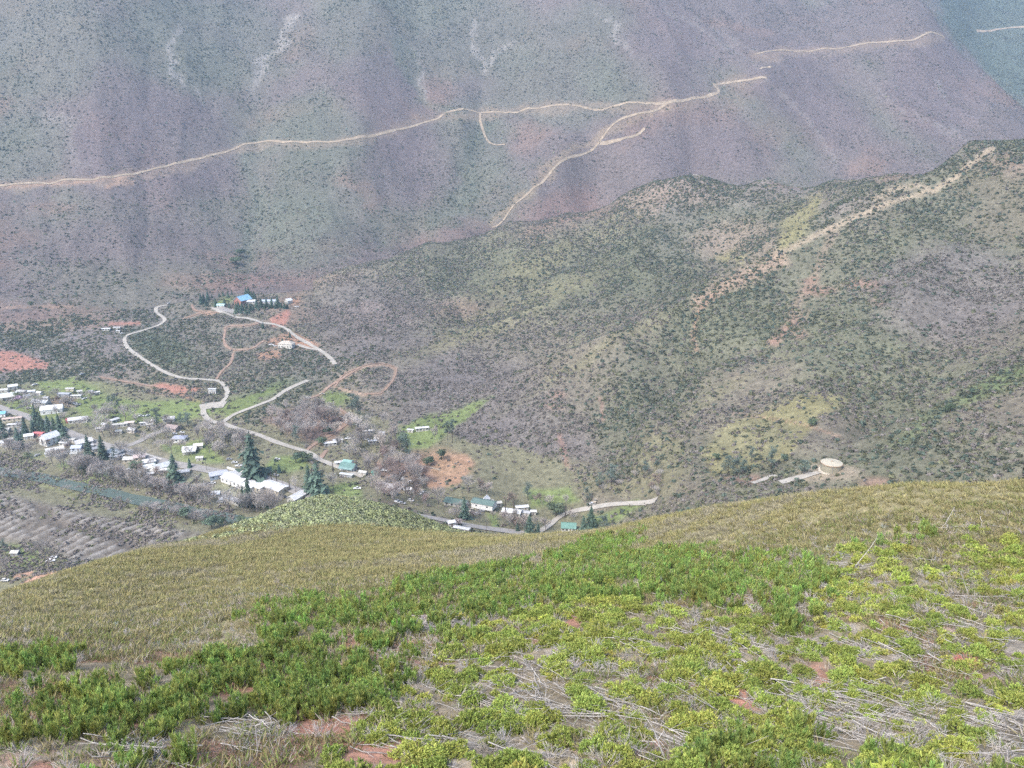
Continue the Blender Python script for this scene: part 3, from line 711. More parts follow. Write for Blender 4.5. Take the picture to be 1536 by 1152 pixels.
# ------------------------------------------------------------------ brush on the hillsides
def tri_cards(n, r, flat_=0.7, size=0.4, seed=0, up=0.35):
    """an uneven dome of small leaf-clump faces, radius 1 before scaling"""
    g = np.random.default_rng(seed)
    d = g.normal(size=(n, 3)); d[:, 2] = np.abs(d[:, 2]) * 0.9 + 0.05
    d /= np.linalg.norm(d, axis=1, keepdims=True)
    lump = 0.75 + 0.4 * np.sin(d[:, :1] * 3.1 + seed) * np.cos(d[:, 1:2] * 2.7 + 2 * seed)
    c = d * lump * (g.random((n, 1)) ** 0.35) * np.array([1, 1, flat_ * 1.6])
    nn = d + g.normal(size=(n, 3)) * 0.55 + np.array([0, 0, up])
    nn /= np.linalg.norm(nn, axis=1, keepdims=True)
    a = np.cross(nn, g.normal(size=(n, 3))); a /= np.linalg.norm(a, axis=1, keepdims=True)
    b_ = np.cross(nn, a)
    s = size * (0.6 + 0.8 * g.random((n, 1)))
    V = np.stack([c + a * s, c - a * s * 0.6 + b_ * s * 0.8, c - a * s * 0.6 - b_ * s * 0.8], 1) * r
    tone = np.repeat((0.75 + 0.5 * g.random(n)), 3)
    return V.reshape(-1, 3), np.arange(3 * n).reshape(-1, 3), tone


def realise(name, temps, pos, scl, rot, cols, material, zs=None, **props):
    """many small plants as one piece of ground cover"""
    which = rng.integers(0, len(temps), len(pos))
    Vs, Fs, Cs = [], [], []; off = 0
    for k, (tv, tf, tt) in enumerate(temps):
        m = np.nonzero(which == k)[0]
        if len(m) == 0:
            continue
        c, s = np.cos(rot[m])[:, None], np.sin(rot[m])[:, None]
        x = tv[None, :, 0] * c - tv[None, :, 1] * s
        y = tv[None, :, 0] * s + tv[None, :, 1] * c
        z = np.repeat(tv[None, :, 2], len(m), 0) * (1 if zs is None else zs[m][:, None])
        v = np.stack([x, y, z], -1) * scl[m][:, None, None] + pos[m][:, None, :]
        Vs.append(v.reshape(-1, 3))
        Fs.append((tf[None] + (np.arange(len(m)) * len(tv))[:, None, None]).reshape(-1, 3) + off)
        t_ = tt[None, :, None] if tt.ndim == 1 else tt[None]
        Cs.append((cols[m][:, None, :] * t_).reshape(-1, 3))
        off += len(m) * len(tv)
    return link(name, mesh_np(name, np.concatenate(Vs), np.concatenate(Fs), material, np.concatenate(Cs)), **props)


def sample_cells(wgt, n):
    """n random ground points, spread by area times weight"""
    p = (wgt * (DD ** 2)).ravel()
    cdf = np.cumsum(p); cdf /= cdf[-1]
    k = np.searchsorted(cdf, rng.random(n))
    i, j = np.divmod(k, ND)
    a = AZ[i] + (rng.random(n) - 0.5) * (AZ[1] - AZ[0])
    l = LD[j] + (rng.random(n) - 0.5) * (LD[1] - LD[0])
    x, y = np.exp(l) * np.sin(a), np.exp(l) * np.cos(a)
    return np.column_stack([x, y, ground(x, y)]), i, j


def area(wgt):
    return float((wgt * DD ** 2).sum() * (AZ[1] - AZ[0]) * (LD[1] - LD[0]))


m_brush = attr_mat("brush_leaves", 0.9, 0.1)
mid_t = [tri_cards(27, 1.0, 0.6, 0.46, s) for s in range(5)]
far_t = [tri_cards(11, 1.0, 0.6, 0.7, s + 20) for s in range(5)]
for t_ in (mid_t, far_t):
    for v, f, tt in t_:
        v[:, 2] -= 0.1
BG = VIS & FAR & (ZZ > 7) & (sdT < 0)
for nm, msk, temps, r0, r1, cap in (("hillside_brush", BG & (DD < 1290) & ~MTN, mid_t, 0.5, 2.4, 140000), ("mountain_brush", BG & MTN & (DD < 3500), far_t, 0.8, 2.6, 230000)):
    wgt = np.where(msk, DEN, 0)
    n = int(min(cap, area(wgt) / (math.pi * (0.36 * (r0 + r1)) ** 2) * 2.3))
    pos, i, j = sample_cells(wgt, n)
    g = GRN[i, j] + rng.normal(0, 0.25, n)
    dark = np.array([0.090, 0.100, 0.070]); grey = np.array([0.172, 0.155, 0.142]); olive = np.array([0.145, 0.150, 0.090]); teal = np.array([0.090, 0.118, 0.092])
    pick = rng.random(n)[:, None]
    green = np.where(pick < 0.45, dark, np.where(pick < 0.75, teal, olive))
    cols = np.where((g > 0.5)[:, None], green, grey) * (0.8 + 0.4 * rng.random((n, 1)))
    sc_ = (r0 + (r1 - r0) * rng.random(n) ** 2.4)
    sc_ = np.where(g > 0.5, sc_, sc_ * 0.85)
    realise(nm, temps, pos, sc_, rng.random(n) * 6.28, cols, m_brush, 0.7 + 0.5 * rng.random(n), kind="stuff", label="scattered chaparral brush covering the slopes")
    print(nm, n)
# willow scrub in the dredge tailings and along the river
wgt = np.where(VIS & FAR & ((sdT > -14) & (TROW < 0.6) | (sdT <= 0) & (ZZ <= 5) & (sdT > -60) & (DEN > 0.065)), 1.0, 0) * sstep(0.35, 0.6, n3)
NW = 8000
pos, i, j = sample_cells(wgt, NW)
k = rng.random((NW, 1))
cols = np.where(k < 0.75, np.array([0.21, 0.185, 0.17]), np.array([0.19, 0.20, 0.11])) * (0.8 + 0.4 * rng.random((NW, 1)))
realise("willow_scrub", mid_t, pos, 0.5 + 1.3 * rng.random(NW) ** 2, rng.random(NW) * 6.28, cols, m_brush, 0.9 + 0.5 * rng.random(NW), kind="stuff", label="grey leafless willow scrub by the river")

# ------------------------------------------------------------------ helpers for built things
class MB:
    """collects faces for one mesh object"""
    def __init__(self):
        self.v = []; self.f = []

    def add(self, vs, fs):
        o = len(self.v); self.v += [tuple(p) for p in vs]; self.f += [tuple(i + o for i in q) for q in fs]

    def box(self, cx, cy, z0, sx, sy, sz, rz=0.0):
        c, s = math.cos(rz), math.sin(rz)
        vs = []
        for z in (z0, z0 + sz):
            for a, b_ in ((-1, -1), (1, -1), (1, 1), (-1, 1)):
                x, y = a * sx / 2, b_ * sy / 2
                vs.append((cx + x * c - y * s, cy + x * s + y * c, z))
        self.add(vs, [(0, 3, 2, 1), (4, 5, 6, 7), (0, 1, 5, 4), (1, 2, 6, 5), (2, 3, 7, 6), (3, 0, 4, 7)])

    def tube(self, p0, p1, r0, r1, n=3):
        p0 = np.array(p0, float); p1 = np.array(p1, float)
        d = p1 - p0; L = np.linalg.norm(d)
        if L < 1e-6:
            return
        d /= L
        a = np.cross(d, (0.3, 0.2, 1) if abs(d[2]) < 0.9 else (1, 0.1, 0)); a /= np.linalg.norm(a); b_ = np.cross(d, a)
        vs = []
        for p, r in ((p0, r0), (p1, r1)):
            for k in range(n):
                t = 2 * math.pi * k / n
                vs.append(p + (a * math.cos(t) + b_ * math.sin(t)) * r)
        fs = [(k, (k + 1) % n, n + (k + 1) % n, n + k) for k in range(n)]
        fs.append(tuple(range(n, 2 * n)))
        self.add(vs, fs)

    def lathe(self, prof, n=32):
        vs = []
        for r, z in prof:
            for k in range(n):
                t = 2 * math.pi * k / n
                vs.append((r * math.cos(t), r * math.sin(t), z))
        fs = []
        for j in range(len(prof) - 1):
            for k in range(n):
                fs.append((j * n + k, j * n + (k + 1) % n, (j + 1) * n + (k + 1) % n, (j + 1) * n + k))
        if prof[-1][0] > 0.01:
            fs.append(tuple((len(prof) - 1) * n + k for k in range(n)))
        self.add(vs, fs)

    def mesh(self, name, material, smooth=False):
        me = bpy.data.meshes.new(name)
        me.from_pydata(self.v, [], self.f)
        me.update()
        if material is not None:
            me.materials.append(material)
        if smooth:
            me.polygons.foreach_set("use_smooth", [True] * len(me.polygons))
        return me

    def build(self, name, material, parent=None, **props):
        return link(name, self.mesh(name, material), parent, **props)


def empty(name, loc, rz=0.0, label=None, cat=None, group=None):
    o = bpy.data.objects.new(name, None)
    o.empty_display_size = 0.5
    COL.objects.link(o)
    o.location = loc; o.rotation_euler = (0, 0, rz)
    if label:
        o["label"] = label
    if cat:
        o["category"] = cat
    if group:
        o["group"] = group
    return o


_mc = {}


def cmat(col, rough=0.7, **kw):
    key = (tuple(round(c, 3) for c in col), rough)
    if key not in _mc:
        _mc[key] = flat("painted_%d" % len(_mc), col, rough, 0.74, 1.1, 0.45, **kw)
    return _mc[key]


WHITE = (0.72, 0.72, 0.71); OFFW = (0.52, 0.51, 0.47); GLASS = cmat((0.05, 0.06, 0.07), 0.25); WOOD = (0.20, 0.13, 0.10); CREAM = (0.55, 0.50, 0.40); GREY = (0.34, 0.35, 0.37); DKGREY = (0.16, 0.16, 0.17); METAL = (0.72, 0.74, 0.75)
BLD = []


def mpp(p):
    return (p[1] * math.cos(PITCH) - (p[2] - CAMZ) * math.sin(PITCH)) / F


def house(px, py, L, W_, H, yaw, roofc, wallc, label, cat="house", name="house", roof="gable", rise=None, win=3, door=True, chim=False, porch=None, ends=1, garage=False, dmin=335, over=0.5):
    """px, py: the middle of its footprint on the ground"""
    L *= 0.84; W_ *= 0.84
    if min(roofc) > 0.6:
        k_ = 0.62 + 0.42 * ((px * 7 + py * 13) % 10) / 10
        roofc = (roofc[0] * k_, roofc[1] * k_, roofc[2] * (k_ + .01))
    p = hit(px, py, dmin)
    BLD.append((p[0], p[1], max(L, W_) * 0.5))
    rz = R(yaw)
    cs = [ground(p[0] + a * L / 2 * math.cos(rz) - b_ * W_ / 2 * math.sin(rz), p[1] + a * L / 2 * math.sin(rz) + b_ * W_ / 2 * math.cos(rz)) for a in (-1, 1) for b_ in (-1, 1)]
    z0 = (min(cs) + max(cs)) / 2 + 0.15
    dn = z0 - min(cs) + 0.6
    o = empty(name, (p[0], p[1], z0), rz, label, cat)
    rise = rise if rise is not None else W_ * 0.22
    l, w_ = L / 2, W_ / 2
    wl = MB()
    if roof == "gable":
        vs = [(-l, -w_, -dn), (l, -w_, -dn), (l, w_, -dn), (-l, w_, -dn), (-l, -w_, H), (l, -w_, H), (l, w_, H), (-l, w_, H), (-l, 0, H + rise), (l, 0, H + rise)]
        wl.add(vs, [(0, 1, 5, 4), (2, 3, 7, 6), (1, 2, 6, 9, 5), (3, 0, 4, 8, 7)])
    else:
        wl.box(0, 0, -dn, L, W_, H + dn)
    wl.build("wall", cmat(wallc, 0.8), o)
    rf = MB(); rm = cmat(roofc, 0.45)
    e = over; t = 0.18
    if roof == "gable":
        sl = rise / w_
        for s_ in (-1, 1):
            ye, ze = s_ * (w_ + e), H - e * sl
            a = [(-l - e, 0, H + rise), (l + e, 0, H + rise), (l + e, ye, ze), (-l - e, ye, ze)]
            vs = [(x, y, z + 0.02) for x, y, z in a] + [(x, y, z + t + 0.02) for x, y, z in a]
            rf.add(vs, [(0, 1, 2, 3), (7, 6, 5, 4), (0, 4, 5, 1), (1, 5, 6, 2), (2, 6, 7, 3), (3, 7, 4, 0)])
        rf.box(0, 0, H + rise + t - 0.06, L + 2 * e, 0.35, 0.12)
    elif roof == "hip":
        r_ = max(l - w_, 0.3)
        vs = [(-l - e, -w_ - e, H), (l + e, -w_ - e, H), (l + e, w_ + e, H), (-l - e, w_ + e, H), (-r_, 0, H + rise), (r_, 0, H + rise)]
        rf.add(vs, [(0, 1, 5, 4), (1, 2, 5), (2, 3, 4, 5), (3, 0, 4), (0, 3, 2, 1)])
    else:
        vs = [(-l - e, -w_ - e, H + 0.02), (l + e, -w_ - e, H + 0.02), (l + e, w_ + e, H + 0.02), (-l - e, w_ + e, H + 0.02), (-l - e, 0, H + rise + .1), (l + e, 0, H + rise + .1)]
        rf.add(vs, [(0, 1, 5, 4), (2, 3, 4, 5), (1, 2, 5), (3, 0, 4), (0, 3, 2, 1)])
    ro = rf.build("roof", rm, o)
    if chim:
        c = MB(); c.box(l * 0.45, w_ * 0.3, H + rise * 0.4, 0.9, 0.9, rise * 0.6 + 1.1); c.box(l * 0.45, w_ * 0.3, H + rise + 1.1, 1.1, 1.1, 0.15); c.build("chimney", cmat((0.3, 0.2, 0.17), 0.9), ro)
    storeys = max(1, int(H / 2.6))
    for st in range(storeys):
        for s_ in (-1, 1):
            for k in range(win):
                x = -l + L * (k + 0.5) / win
                if door and st == 0 and s_ < 0 and k == win // 2:
                    d = MB(); d.box(x, -w_ - 0.03, 0, 1.1, 0.08, 2.05); d.box(x, -w_ - 0.035, 2.05, 1.3, 0.09, 0.1)
                    d.build("door", cmat((0.25, 0.22, 0.2), 0.6), o)
                    continue
                m = MB(); m.box(x, s_ * (w_ + 0.03), st * 2.7 + 0.95, 1.5, 0.08, 1.15); m.build("window", GLASS, o)
    for s_ in ((-1, 1) if ends else ()):
        for st in range(storeys):
            m = MB(); m.box(s_ * (l + 0.03), w_ * 0.2, st * 2.7 + 0.95, 0.08, 1.5, 1.15); m.build("window", GLASS, o)
    if garage:
        m = MB(); m.box(l + 0.03, -w_ * 0.3, 0, 0.09, min(3.2, W_ * 0.5), 2.4); m.build("garage_door", cmat((0.42, 0.42, 0.42), 0.6), o)
    if porch:
        m = MB()
        vs = [(-l, -w_ - 0.05, H - 0.1), (l, -w_ - 0.05, H - 0.1), (l, -w_ - 2.6, H - 0.75), (-l, -w_ - 2.6, H - 0.75)]
        m.add(vs + [(x, y, z + 0.14) for x, y, z in vs], [(0, 3, 2, 1), (4, 5, 6, 7), (0, 1, 5, 4), (1, 2, 6, 5), (2, 3, 7, 6), (3, 0, 4, 7)])
        m.build("porch_roof", cmat(porch, 0.5), o)
        for k in range(4):
            m = MB(); m.box(-l + 0.2 + (L - 0.4) * k / 3, -w_ - 2.4, -dn, 0.18, 0.18, H - 0.75 + dn); m.build("porch_post", cmat(OFFW, 0.7), o)
    return o


def annexe(o, x, y, L, W_, H, roofc, wallc, rise=1.0):
    """a lower wing of the same house"""
    w = MB(); l, w_ = L / 2, W_ / 2
    vs = [(x - l, y - w_, -1), (x + l, y - w_, -1), (x + l, y + w_, -1), (x - l, y + w_, -1), (x - l, y - w_, H), (x + l, y - w_, H), (x + l, y + w_, H), (x - l, y + w_, H), (x - l, y, H + rise), (x + l, y, H + rise)]
    w.add(vs, [(0, 1, 5, 4), (2, 3, 7, 6), (1, 2, 6, 9, 5), (3, 0, 4, 8, 7)])
    w.build("wing_wall", cmat(wallc, 0.8), o)
    r = MB(); e = 0.4; sl = rise / w_
    for s_ in (-1, 1):
        a = [(x - l - e, y, H + rise), (x + l + e, y, H + rise), (x + l + e, y + s_ * (w_ + e), H - e * sl), (x - l - e, y + s_ * (w_ + e), H - e * sl)]
        r.add([(q[0], q[1], q[2] + 0.02) for q in a] + [(q[0], q[1], q[2] + 0.18) for q in a], [(0, 1, 2, 3), (7, 6, 5, 4), (0, 4, 5, 1), (1, 5, 6, 2), (2, 6, 7, 3), (3, 7, 4, 0)])
    r.build("wing_roof", cmat(roofc, 0.45), o)
    for k in range(2):
        m = MB(); m.box(x - l + L * (k + 0.5) / 2, y - w_ - 0.03, 0.9, 1.3, 0.08, 1.1); m.build("window", GLASS, o)


ST, CR = -33, 57            # along the main street, across it
hs = house(357, 722, 26, 16, 3.4, ST, WHITE, WHITE, "large white low house with a flat-looking white roof beside the street wall", rise=1.4, win=5, chim=True)
annexe(hs, 17, -2, 12, 10, 3.0, WHITE, WHITE, 0.8)
hs = house(412, 735, 24, 12, 3.2, ST, WHITE, CREAM, "long low house under a white roof, between street and bare oak", rise=1.2, win=5)
annexe(hs, -10, -5, 10, 8, 2.9, WHITE, CREAM, 0.7)
house(447, 749, 17, 8.5, 3.4, CR + 5, WHITE, OFFW, "white barn with dark openings along its side, just behind the green knoll", "barn", "barn", rise=1.9, win=4, garage=True)
house(322, 744, 9.5, 6.5, 2.5, 8, METAL, OFFW, "small white-roofed shed on the lawn below the large white house", "shed", "shed", win=1)
house(349, 753, 21, 4.6, 2.7, ST, (0.62, 0.64, 0.68), OFFW, "long narrow white mobile home near the river trees", "mobile home", "mobile_home", "flat", 0.4, win=6)
house(391, 757, 12, 4.2, 2.5, ST, WHITE, OFFW, "short white mobile home beside the dark fir above the river", "mobile home", "mobile_home", "flat", 0.4, win=4)
house(328, 715, 15, 9, 2.9, 25, (0.42, 0.44, 0.50), (0.35, 0.42, 0.5), "bluish grey roofed house left of the large white house", win=3)
house(272, 712, 14, 6, 2.7, 20, METAL, CREAM, "long pale metal-roofed shed behind the solitary dark fir", "shed", "shed", win=2)
hs = house(246, 703, 17, 11, 3.0, CR - 14, (0.74, 0.77, 0.75), OFFW, "white roofed house with two wings beside the solitary dark fir", win=3)
annexe(hs, -9, 6, 8, 9, 2.8, (0.74, 0.77, 0.75), OFFW, 1.2)
house(224, 696, 11, 8, 2.8, 30, (0.76, 0.76, 0.75), (0.45, 0.55, 0.53), "white roofed cottage with pale teal walls by the village street", win=2)
house(210, 689, 10, 7, 2.7, 20, (0.50, 0.42, 0.40), CREAM, "dull pink roofed cottage under a spreading bare tree", win=2)
house(194, 692, 9, 7, 2.6, 10, OFFW, CREAM, "cream cottage with arched bare tree beside the village street", win=2)
house(247, 708, 9, 6, 2.4, 10, (0.66, 0.64, 0.60), (0.5, 0.4, 0.35), "low brownish outbuilding below the two-winged white house", "outbuilding", "outbuilding", "flat", 0.5, win=2)
house(240, 731, 8, 5, 2.4, 10, (0.55, 0.52, 0.45), WOOD, "brown shed with a tan roof among the riverside trees", "shed", "shed", win=1)
house(285, 678, 12, 9, 3.2, 15, WHITE, OFFW, "white house with a front porch on the green lawn", win=3, porch=WHITE)
house(298, 672, 8, 6, 2.8, 15, (0.66, 0.63, 0.6), OFFW, "small white shed behind the white house with the front porch", "shed", "shed", win=1)
house(270, 661, 13, 9, 3.0, 0, (0.34, 0.36, 0.43), WHITE, "white walled house with a slate blue hipped roof", roof="hip", win=4)
house(254, 632, 11, 8, 2.9, 15, WHITE, OFFW, "small white roofed house next to grey-green pines", win=2)
house(260, 645, 14, 9, 2.9, -20, (0.33, 0.27, 0.25), (0.40, 0.34, 0.30), "brown roofed house beside the grey side street", win=3)
house(171, 682, 16, 11, 3.0, -12, (0.37, 0.40, 0.42), GREY, "grey hip-roofed house right of the three street firs", roof="hip", win=3)
house(174, 688, 9, 6, 2.5, -12, (0.45, 0.47, 0.50), GREY, "low grey lean-to in front of the grey hip-roofed house", "outbuilding", "outbuilding", "flat", 0.4, win=2)
house(76, 664, 15, 12, 5.6, 62, (0.80, 0.82, 0.84), WHITE, "tall two-storey white house, the largest in the village", win=3, rise=3.2, chim=True)
house(79, 618, 21, 12, 4.2, 20, WHITE, (0.74, 0.74, 0.73), "big white barn with a broad white roof behind the cedar", "barn", "barn", win=3, rise=2.4, garage=True)
house(62, 607, 19, 9, 3.1, -12, (0.66, 0.68, 0.69), OFFW, "long white house with a pale grey roof behind the big white barn", win=4)
house(14, 597, 16, 10, 3.2, 28, (0.60, 0.63, 0.64), OFFW, "white house with a grey-white roof and front porch beside the lilac bush", win=3, porch=OFFW)
house(20, 583, 9, 7, 3.0, 30, (0.62, 0.63, 0.60), OFFW, "pale grey outbuilding behind the house with the lilac bush", "outbuilding", "outbuilding", win=2)
house(33, 590, 10, 6, 2.6, -10, OFFW, GREY, "low off-white workshop in the cluttered yard", "workshop", "workshop", "flat", 0.5, win=2)
house(118, 633, 18, 8, 3.1, 18, WHITE, (0.66, 0.64, 0.58), "white roofed long house with a red end wall", win=4)
house(105, 633, 6, 6, 2.8, 18, (0.45, 0.16, 0.15), (0.42, 0.15, 0.14), "dark red shed against the long white roofed house", "shed", "shed", win=1)
house(44, 657, 8, 6, 2.7, 25, WHITE, OFFW, "white canopy garage next to the red awning", "garage", "garage", win=1)
house(59, 653, 10, 4.5, 2.3, -8, (0.62, 0.20, 0.20), (0.55, 0.2, 0.2), "red awning-roofed carport between the white garage and tall white house", "carport", "carport", "flat", 0.4, win=1)
house(10, 668, 14, 6.5, 2.7, -20, WHITE, OFFW, "white flat-roofed mobile home at the village edge above the river", "mobile home", "mobile_home", "flat", 0.5, win=3)
house(19, 662, 8, 3.6, 2.5, 15, OFFW, OFFW, "off-white trailer shed behind the riverside mobile home", "shed", "shed", "flat", 0.4, win=2)
house(83, 679, 15, 7, 3.2, 32, (0.78, 0.77, 0.74), (0.42, 0.28, 0.25), "white roofed barn with dull red wall below the tall white house", "barn", "barn", win=2)
house(126, 667, 15, 10, 3.2, 40, (0.74, 0.73, 0.70), OFFW, "white roofed house with a bright yard left of the three street firs", win=3)
house(116, 675, 9, 7, 2.7, 5, (0.46, 0.51, 0.58), (0.5, 0.54, 0.6), "blue-grey cottage beside the yellow-green lawn", win=2)
house(106, 662, 12, 5, 2.5, -15, OFFW, OFFW, "off-white flat shed right of the tall white house", "shed", "shed", "flat", 0.4, win=2)
house(97, 668, 9, 4, 2.5, -12, (0.7, 0.69, 0.66), OFFW, "narrow pale shed between the tall white house and its right neighbour", "shed", "shed", "flat", 0.4, win=2)
house(19, 631, 18, 5, 2.6, 18, (0.55, 0.43, 0.37), CREAM, "long low building with a tan-pink roof near the street", "outbuilding", "outbuilding", "flat", 0.5, win=4)
house(3, 624, 9, 7, 3.0, 10, (0.20, 0.45, 0.62), WHITE, "white cottage with a bright blue roof at the street", win=2)
house(22, 640, 12, 4, 2.5, 10, (0.75, 0.73, 0.7), OFFW, "long white trailer below the tan-pink roofed building", "mobile home", "mobile_home", "flat", 0.3, win=3)
house(8, 648, 10, 6, 2.6, 0, WHITE, OFFW, "white roofed shed behind the left street cedar", "shed", "shed", win=1)
house(115, 597, 11, 4.2, 2.6, 5, WHITE, OFFW, "white mobile home beside a reddish bare thicket", "mobile home", "mobile_home", "flat", 0.4, win=3)
house(144, 592, 8, 4, 2.6, 35, WHITE, OFFW, "lone white trailer on the grass above the thicket", "mobile home", "mobile_home", "flat", 0.4, win=2)
house(106, 586, 9, 5, 2.4, 0, OFFW, CREAM, "cream shed on bare red ground at the village back", "shed", "shed", "flat", 0.5, win=1)
house(97, 594, 14, 6, 2.6, -5, (0.40, 0.42, 0.45), GREY, "long grey shed left of the white mobile home", "shed", "shed", "flat", 0.6, win=2)
house(172, 633, 9, 5, 2.6, 60, METAL, OFFW, "pale trailer with open awning under bare trees", "mobile home", "mobile_home", "flat", 0.3, win=2)
house(180, 640, 15, 5, 2.6, 18, OFFW, OFFW, "off-white long mobile home beside the dull red yard", "mobile home", "mobile_home", "flat", 0.4, win=3)
house(195, 637, 9, 5, 2.5, 15, (0.68, 0.6, 0.54), CREAM, "tan roofed shed beside the dull red yard", "shed", "shed", "flat", 0.4, win=1)
house(199, 648, 8, 5.5, 2.7, -15, WHITE, (0.6, 0.55, 0.5), "small white roofed cottage in the middle of the cluttered yard", "cottage", "cottage", win=2)
house(217, 638, 8, 3, 2.5, 0, WHITE, GREY, "narrow white topped trailer next to a dark trunk", "mobile home", "mobile_home", "flat", 0.3, win=2)
house(179, 650, 6, 4, 2.4, 10, OFFW, CREAM, "tiny cream shed near the village fork", "shed", "shed", win=1)
house(496, 668, 12, 4.5, 2.6, 18, WHITE, OFFW, "white mobile home nearest the gravel fork in the bare wood", "mobile home", "mobile_home", "flat", 0.4, win=3)
house(507, 664, 9, 4, 2.6, 18, WHITE, OFFW, "second white mobile home beside the gravel fork", "mobile home", "mobile_home", "flat", 0.4, win=2)
house(559, 665, 8, 3.6, 2.5, 15, WHITE, OFFW, "white camper roofed shed among bare trees near the pine", "shed", "shed", "flat", 0.4, win=2)
house(569, 662, 8, 5, 2.8, -30, WHITE, OFFW, "white gabled cabin among bare trees near the pine", "cabin", "cabin", win=2)
house(573, 653, 6, 4, 2.5, 0, WHITE, OFFW, "tiny white cabin at the edge of the green field", "cabin", "cabin", win=1)
house(552, 650, 12, 4, 2.5, 8, (0.6, 0.58, 0.56), OFFW, "long pale trailer deep in the bare wood", "mobile home", "mobile_home", "flat", 0.3, win=3)
hs = house(523, 704, 14, 8, 3.0, -18, (0.13, 0.23, 0.21), WHITE, "white house under a two-tier green roof by the street", rise=2.2, win=5, porch=(0.22, 0.33, 0.31))
annexe(hs, -3, 5, 7, 5, 4.2, (0.24, 0.40, 0.36), WHITE, 1.0)
house(512, 697, 11, 4, 2.6, 20, WHITE, OFFW, "white shed behind the two-tier green roofed house", "shed", "shed", "flat", 0.4, win=2)
house(520, 715, 12, 3, 2.2, -18, (0.66, 0.68, 0.66), GREY, "low white topped carport in front of the green roofed house", "carport", "carport", "flat", 0.2, win=1)
house(563, 712, 5, 4, 2.4, 0, (0.10, 0.42, 0.33), (0.12, 0.35, 0.28), "bright green topped shelter among bare trees", "shelter", "shelter", win=1)
house(581, 733, 13, 7, 2.7, -20, (0.48, 0.47, 0.47), OFFW, "grey roofed house hidden among bare roadside trees", win=2)
house(633, 646, 13, 3.6, 2.8, 14, WHITE, OFFW, "white trailer parked in the green hillside field", "trailer", "trailer", "flat", 0.3, win=4)
house(616, 648, 6, 3, 2.2, -15, WHITE, OFFW, "small white shed left of the field trailer", "shed", "shed", "flat", 0.3, win=1)
hs = house(685, 757, 19, 9, 2.8, -22, (0.10, 0.15, 0.13), OFFW, "long dark green roofed house with a white gable", win=4)
annexe(hs, 18, 6, 16, 8, 3.0, (0.13, 0.19, 0.17), WHITE, 1.4)
house(728, 757, 8, 5, 3.6, 70, WHITE, OFFW, "white gabled garage at the end of the dark green roofed house", "garage", "garage", win=1, rise=2.0, garage=True)
house(735, 757, 5, 4, 2.4, 20, WHITE, OFFW, "small white shed right of the white gabled garage", "shed", "shed", win=1)
house(748, 759, 4, 3.5, 2.8, 20, OFFW, OFFW, "tiny white hut with a dark door by the bright lawn", "hut", "hut", win=1)
house(768, 773, 15, 7, 3.2, -15, WHITE, OFFW, "white two-part house behind two dark dead trunks", win=4)
house(786, 773, 10, 4, 2.7, -15, WHITE, OFFW, "low white wing shed right of the two dark dead trunks", "shed", "shed", "flat", 0.4, win=2)
house(783, 765, 10, 4, 2.6, 12, WHITE, OFFW, "white rear shed behind the white two-part house", "shed", "shed", "flat", 0.4, win=2)
house(800, 772, 4, 3, 2.8, 0, WHITE, OFFW, "small white hut standing alone right of the white two-part house", "hut", "hut", win=1)
house(853, 796, 11, 6.5, 3.0, -6, (0.13, 0.26, 0.22), WHITE, "white house with a bright teal roof at the foot of the slope", win=4, rise=2.4)
house(693, 797, 12, 3.4, 2.5, -20, WHITE, OFFW, "white trailer below the road on bare yellow ground", "trailer", "trailer", "flat", 0.3, win=3)
house(677, 789, 5, 4, 3.0, 20, WHITE, OFFW, "small white cabin at the roadside edge of the knoll", "cabin", "cabin", win=1)
house(365, 455, 22, 15, 6.0, 62, (0.28, 0.50, 0.68), (0.35, 0.17, 0.14), "brick red house with a bright blue metal roof on the terrace", rise=5.0, win=3, chim=True)
house(377, 455, 13, 8, 3.2, 10, WHITE, OFFW, "white annex house beside the blue metal roof", win=3)
house(332, 460, 11, 7, 3.0, -5, (0.42, 0.62, 0.60), OFFW, "pale teal roofed pool house on the yellow-green lawn", win=2)
house(404, 455, 26, 8, 3.4, 0, (0.42, 0.47, 0.52), (0.5, 0.52, 0.55), "long grey-blue barn behind a row of dark conifers", "barn", "barn", win=4)
house(433, 455, 9, 8, 4.0, 50, WHITE, OFFW, "white gabled barn right of the conifer row", "barn", "barn", win=1, rise=2.2)
house(413, 456, 12, 5, 2.8, 5, WHITE, OFFW, "white open shed between conifers in front of the long barn", "shed", "shed", "flat", 0.4, win=2)
hs = house(430, 521, 19, 11, 4.6, -8, (0.46, 0.42, 0.36), (0.62, 0.60, 0.55), "large tan roofed pale house on an orange cut bank", roof="hip", win=5, rise=2.6)
house(160, 496, 11, 4, 2.6, 5, WHITE, OFFW, "white mobile home left of the terrace road clearing", "mobile home", "mobile_home", "flat", 0.4, win=3)
house(176, 494, 9, 3.5, 2.5, 5, WHITE, OFFW, "second white mobile home in the terrace road clearing", "mobile home", "mobile_home", "flat", 0.4, win=2)
house(178, 499, 5, 3.5, 2.4, 0, WHITE, OFFW, "small white shed in front of the clearing's mobile homes", "shed", "shed", "flat", 0.4, win=1)
house(316, 590, 3.6, 3.6, 4.6, 10, WHITE, (0.72, 0.71, 0.68), "left white utility hut by the turnaround", "utility hut", "utility_hut", "flat", 0.2, win=1)
house(322, 590, 3.6, 3.6, 4.6, 10, WHITE, (0.72, 0.71, 0.68), "right white utility hut by the turnaround", "utility hut", "utility_hut", "flat", 0.2, win=1)
house(144, 853, 8, 4, 2.6, 10, (0.6, 0.48, 0.40), OFFW, "tan roofed shed at the river flat below the brushy slope", "shed", "shed", win=1)
house(38, 887, 9, 3.5, 2.4, 18, OFFW, GREY, "off-white trailer beside the lower left dirt lot", "trailer", "trailer", "flat", 0.3, win=2)
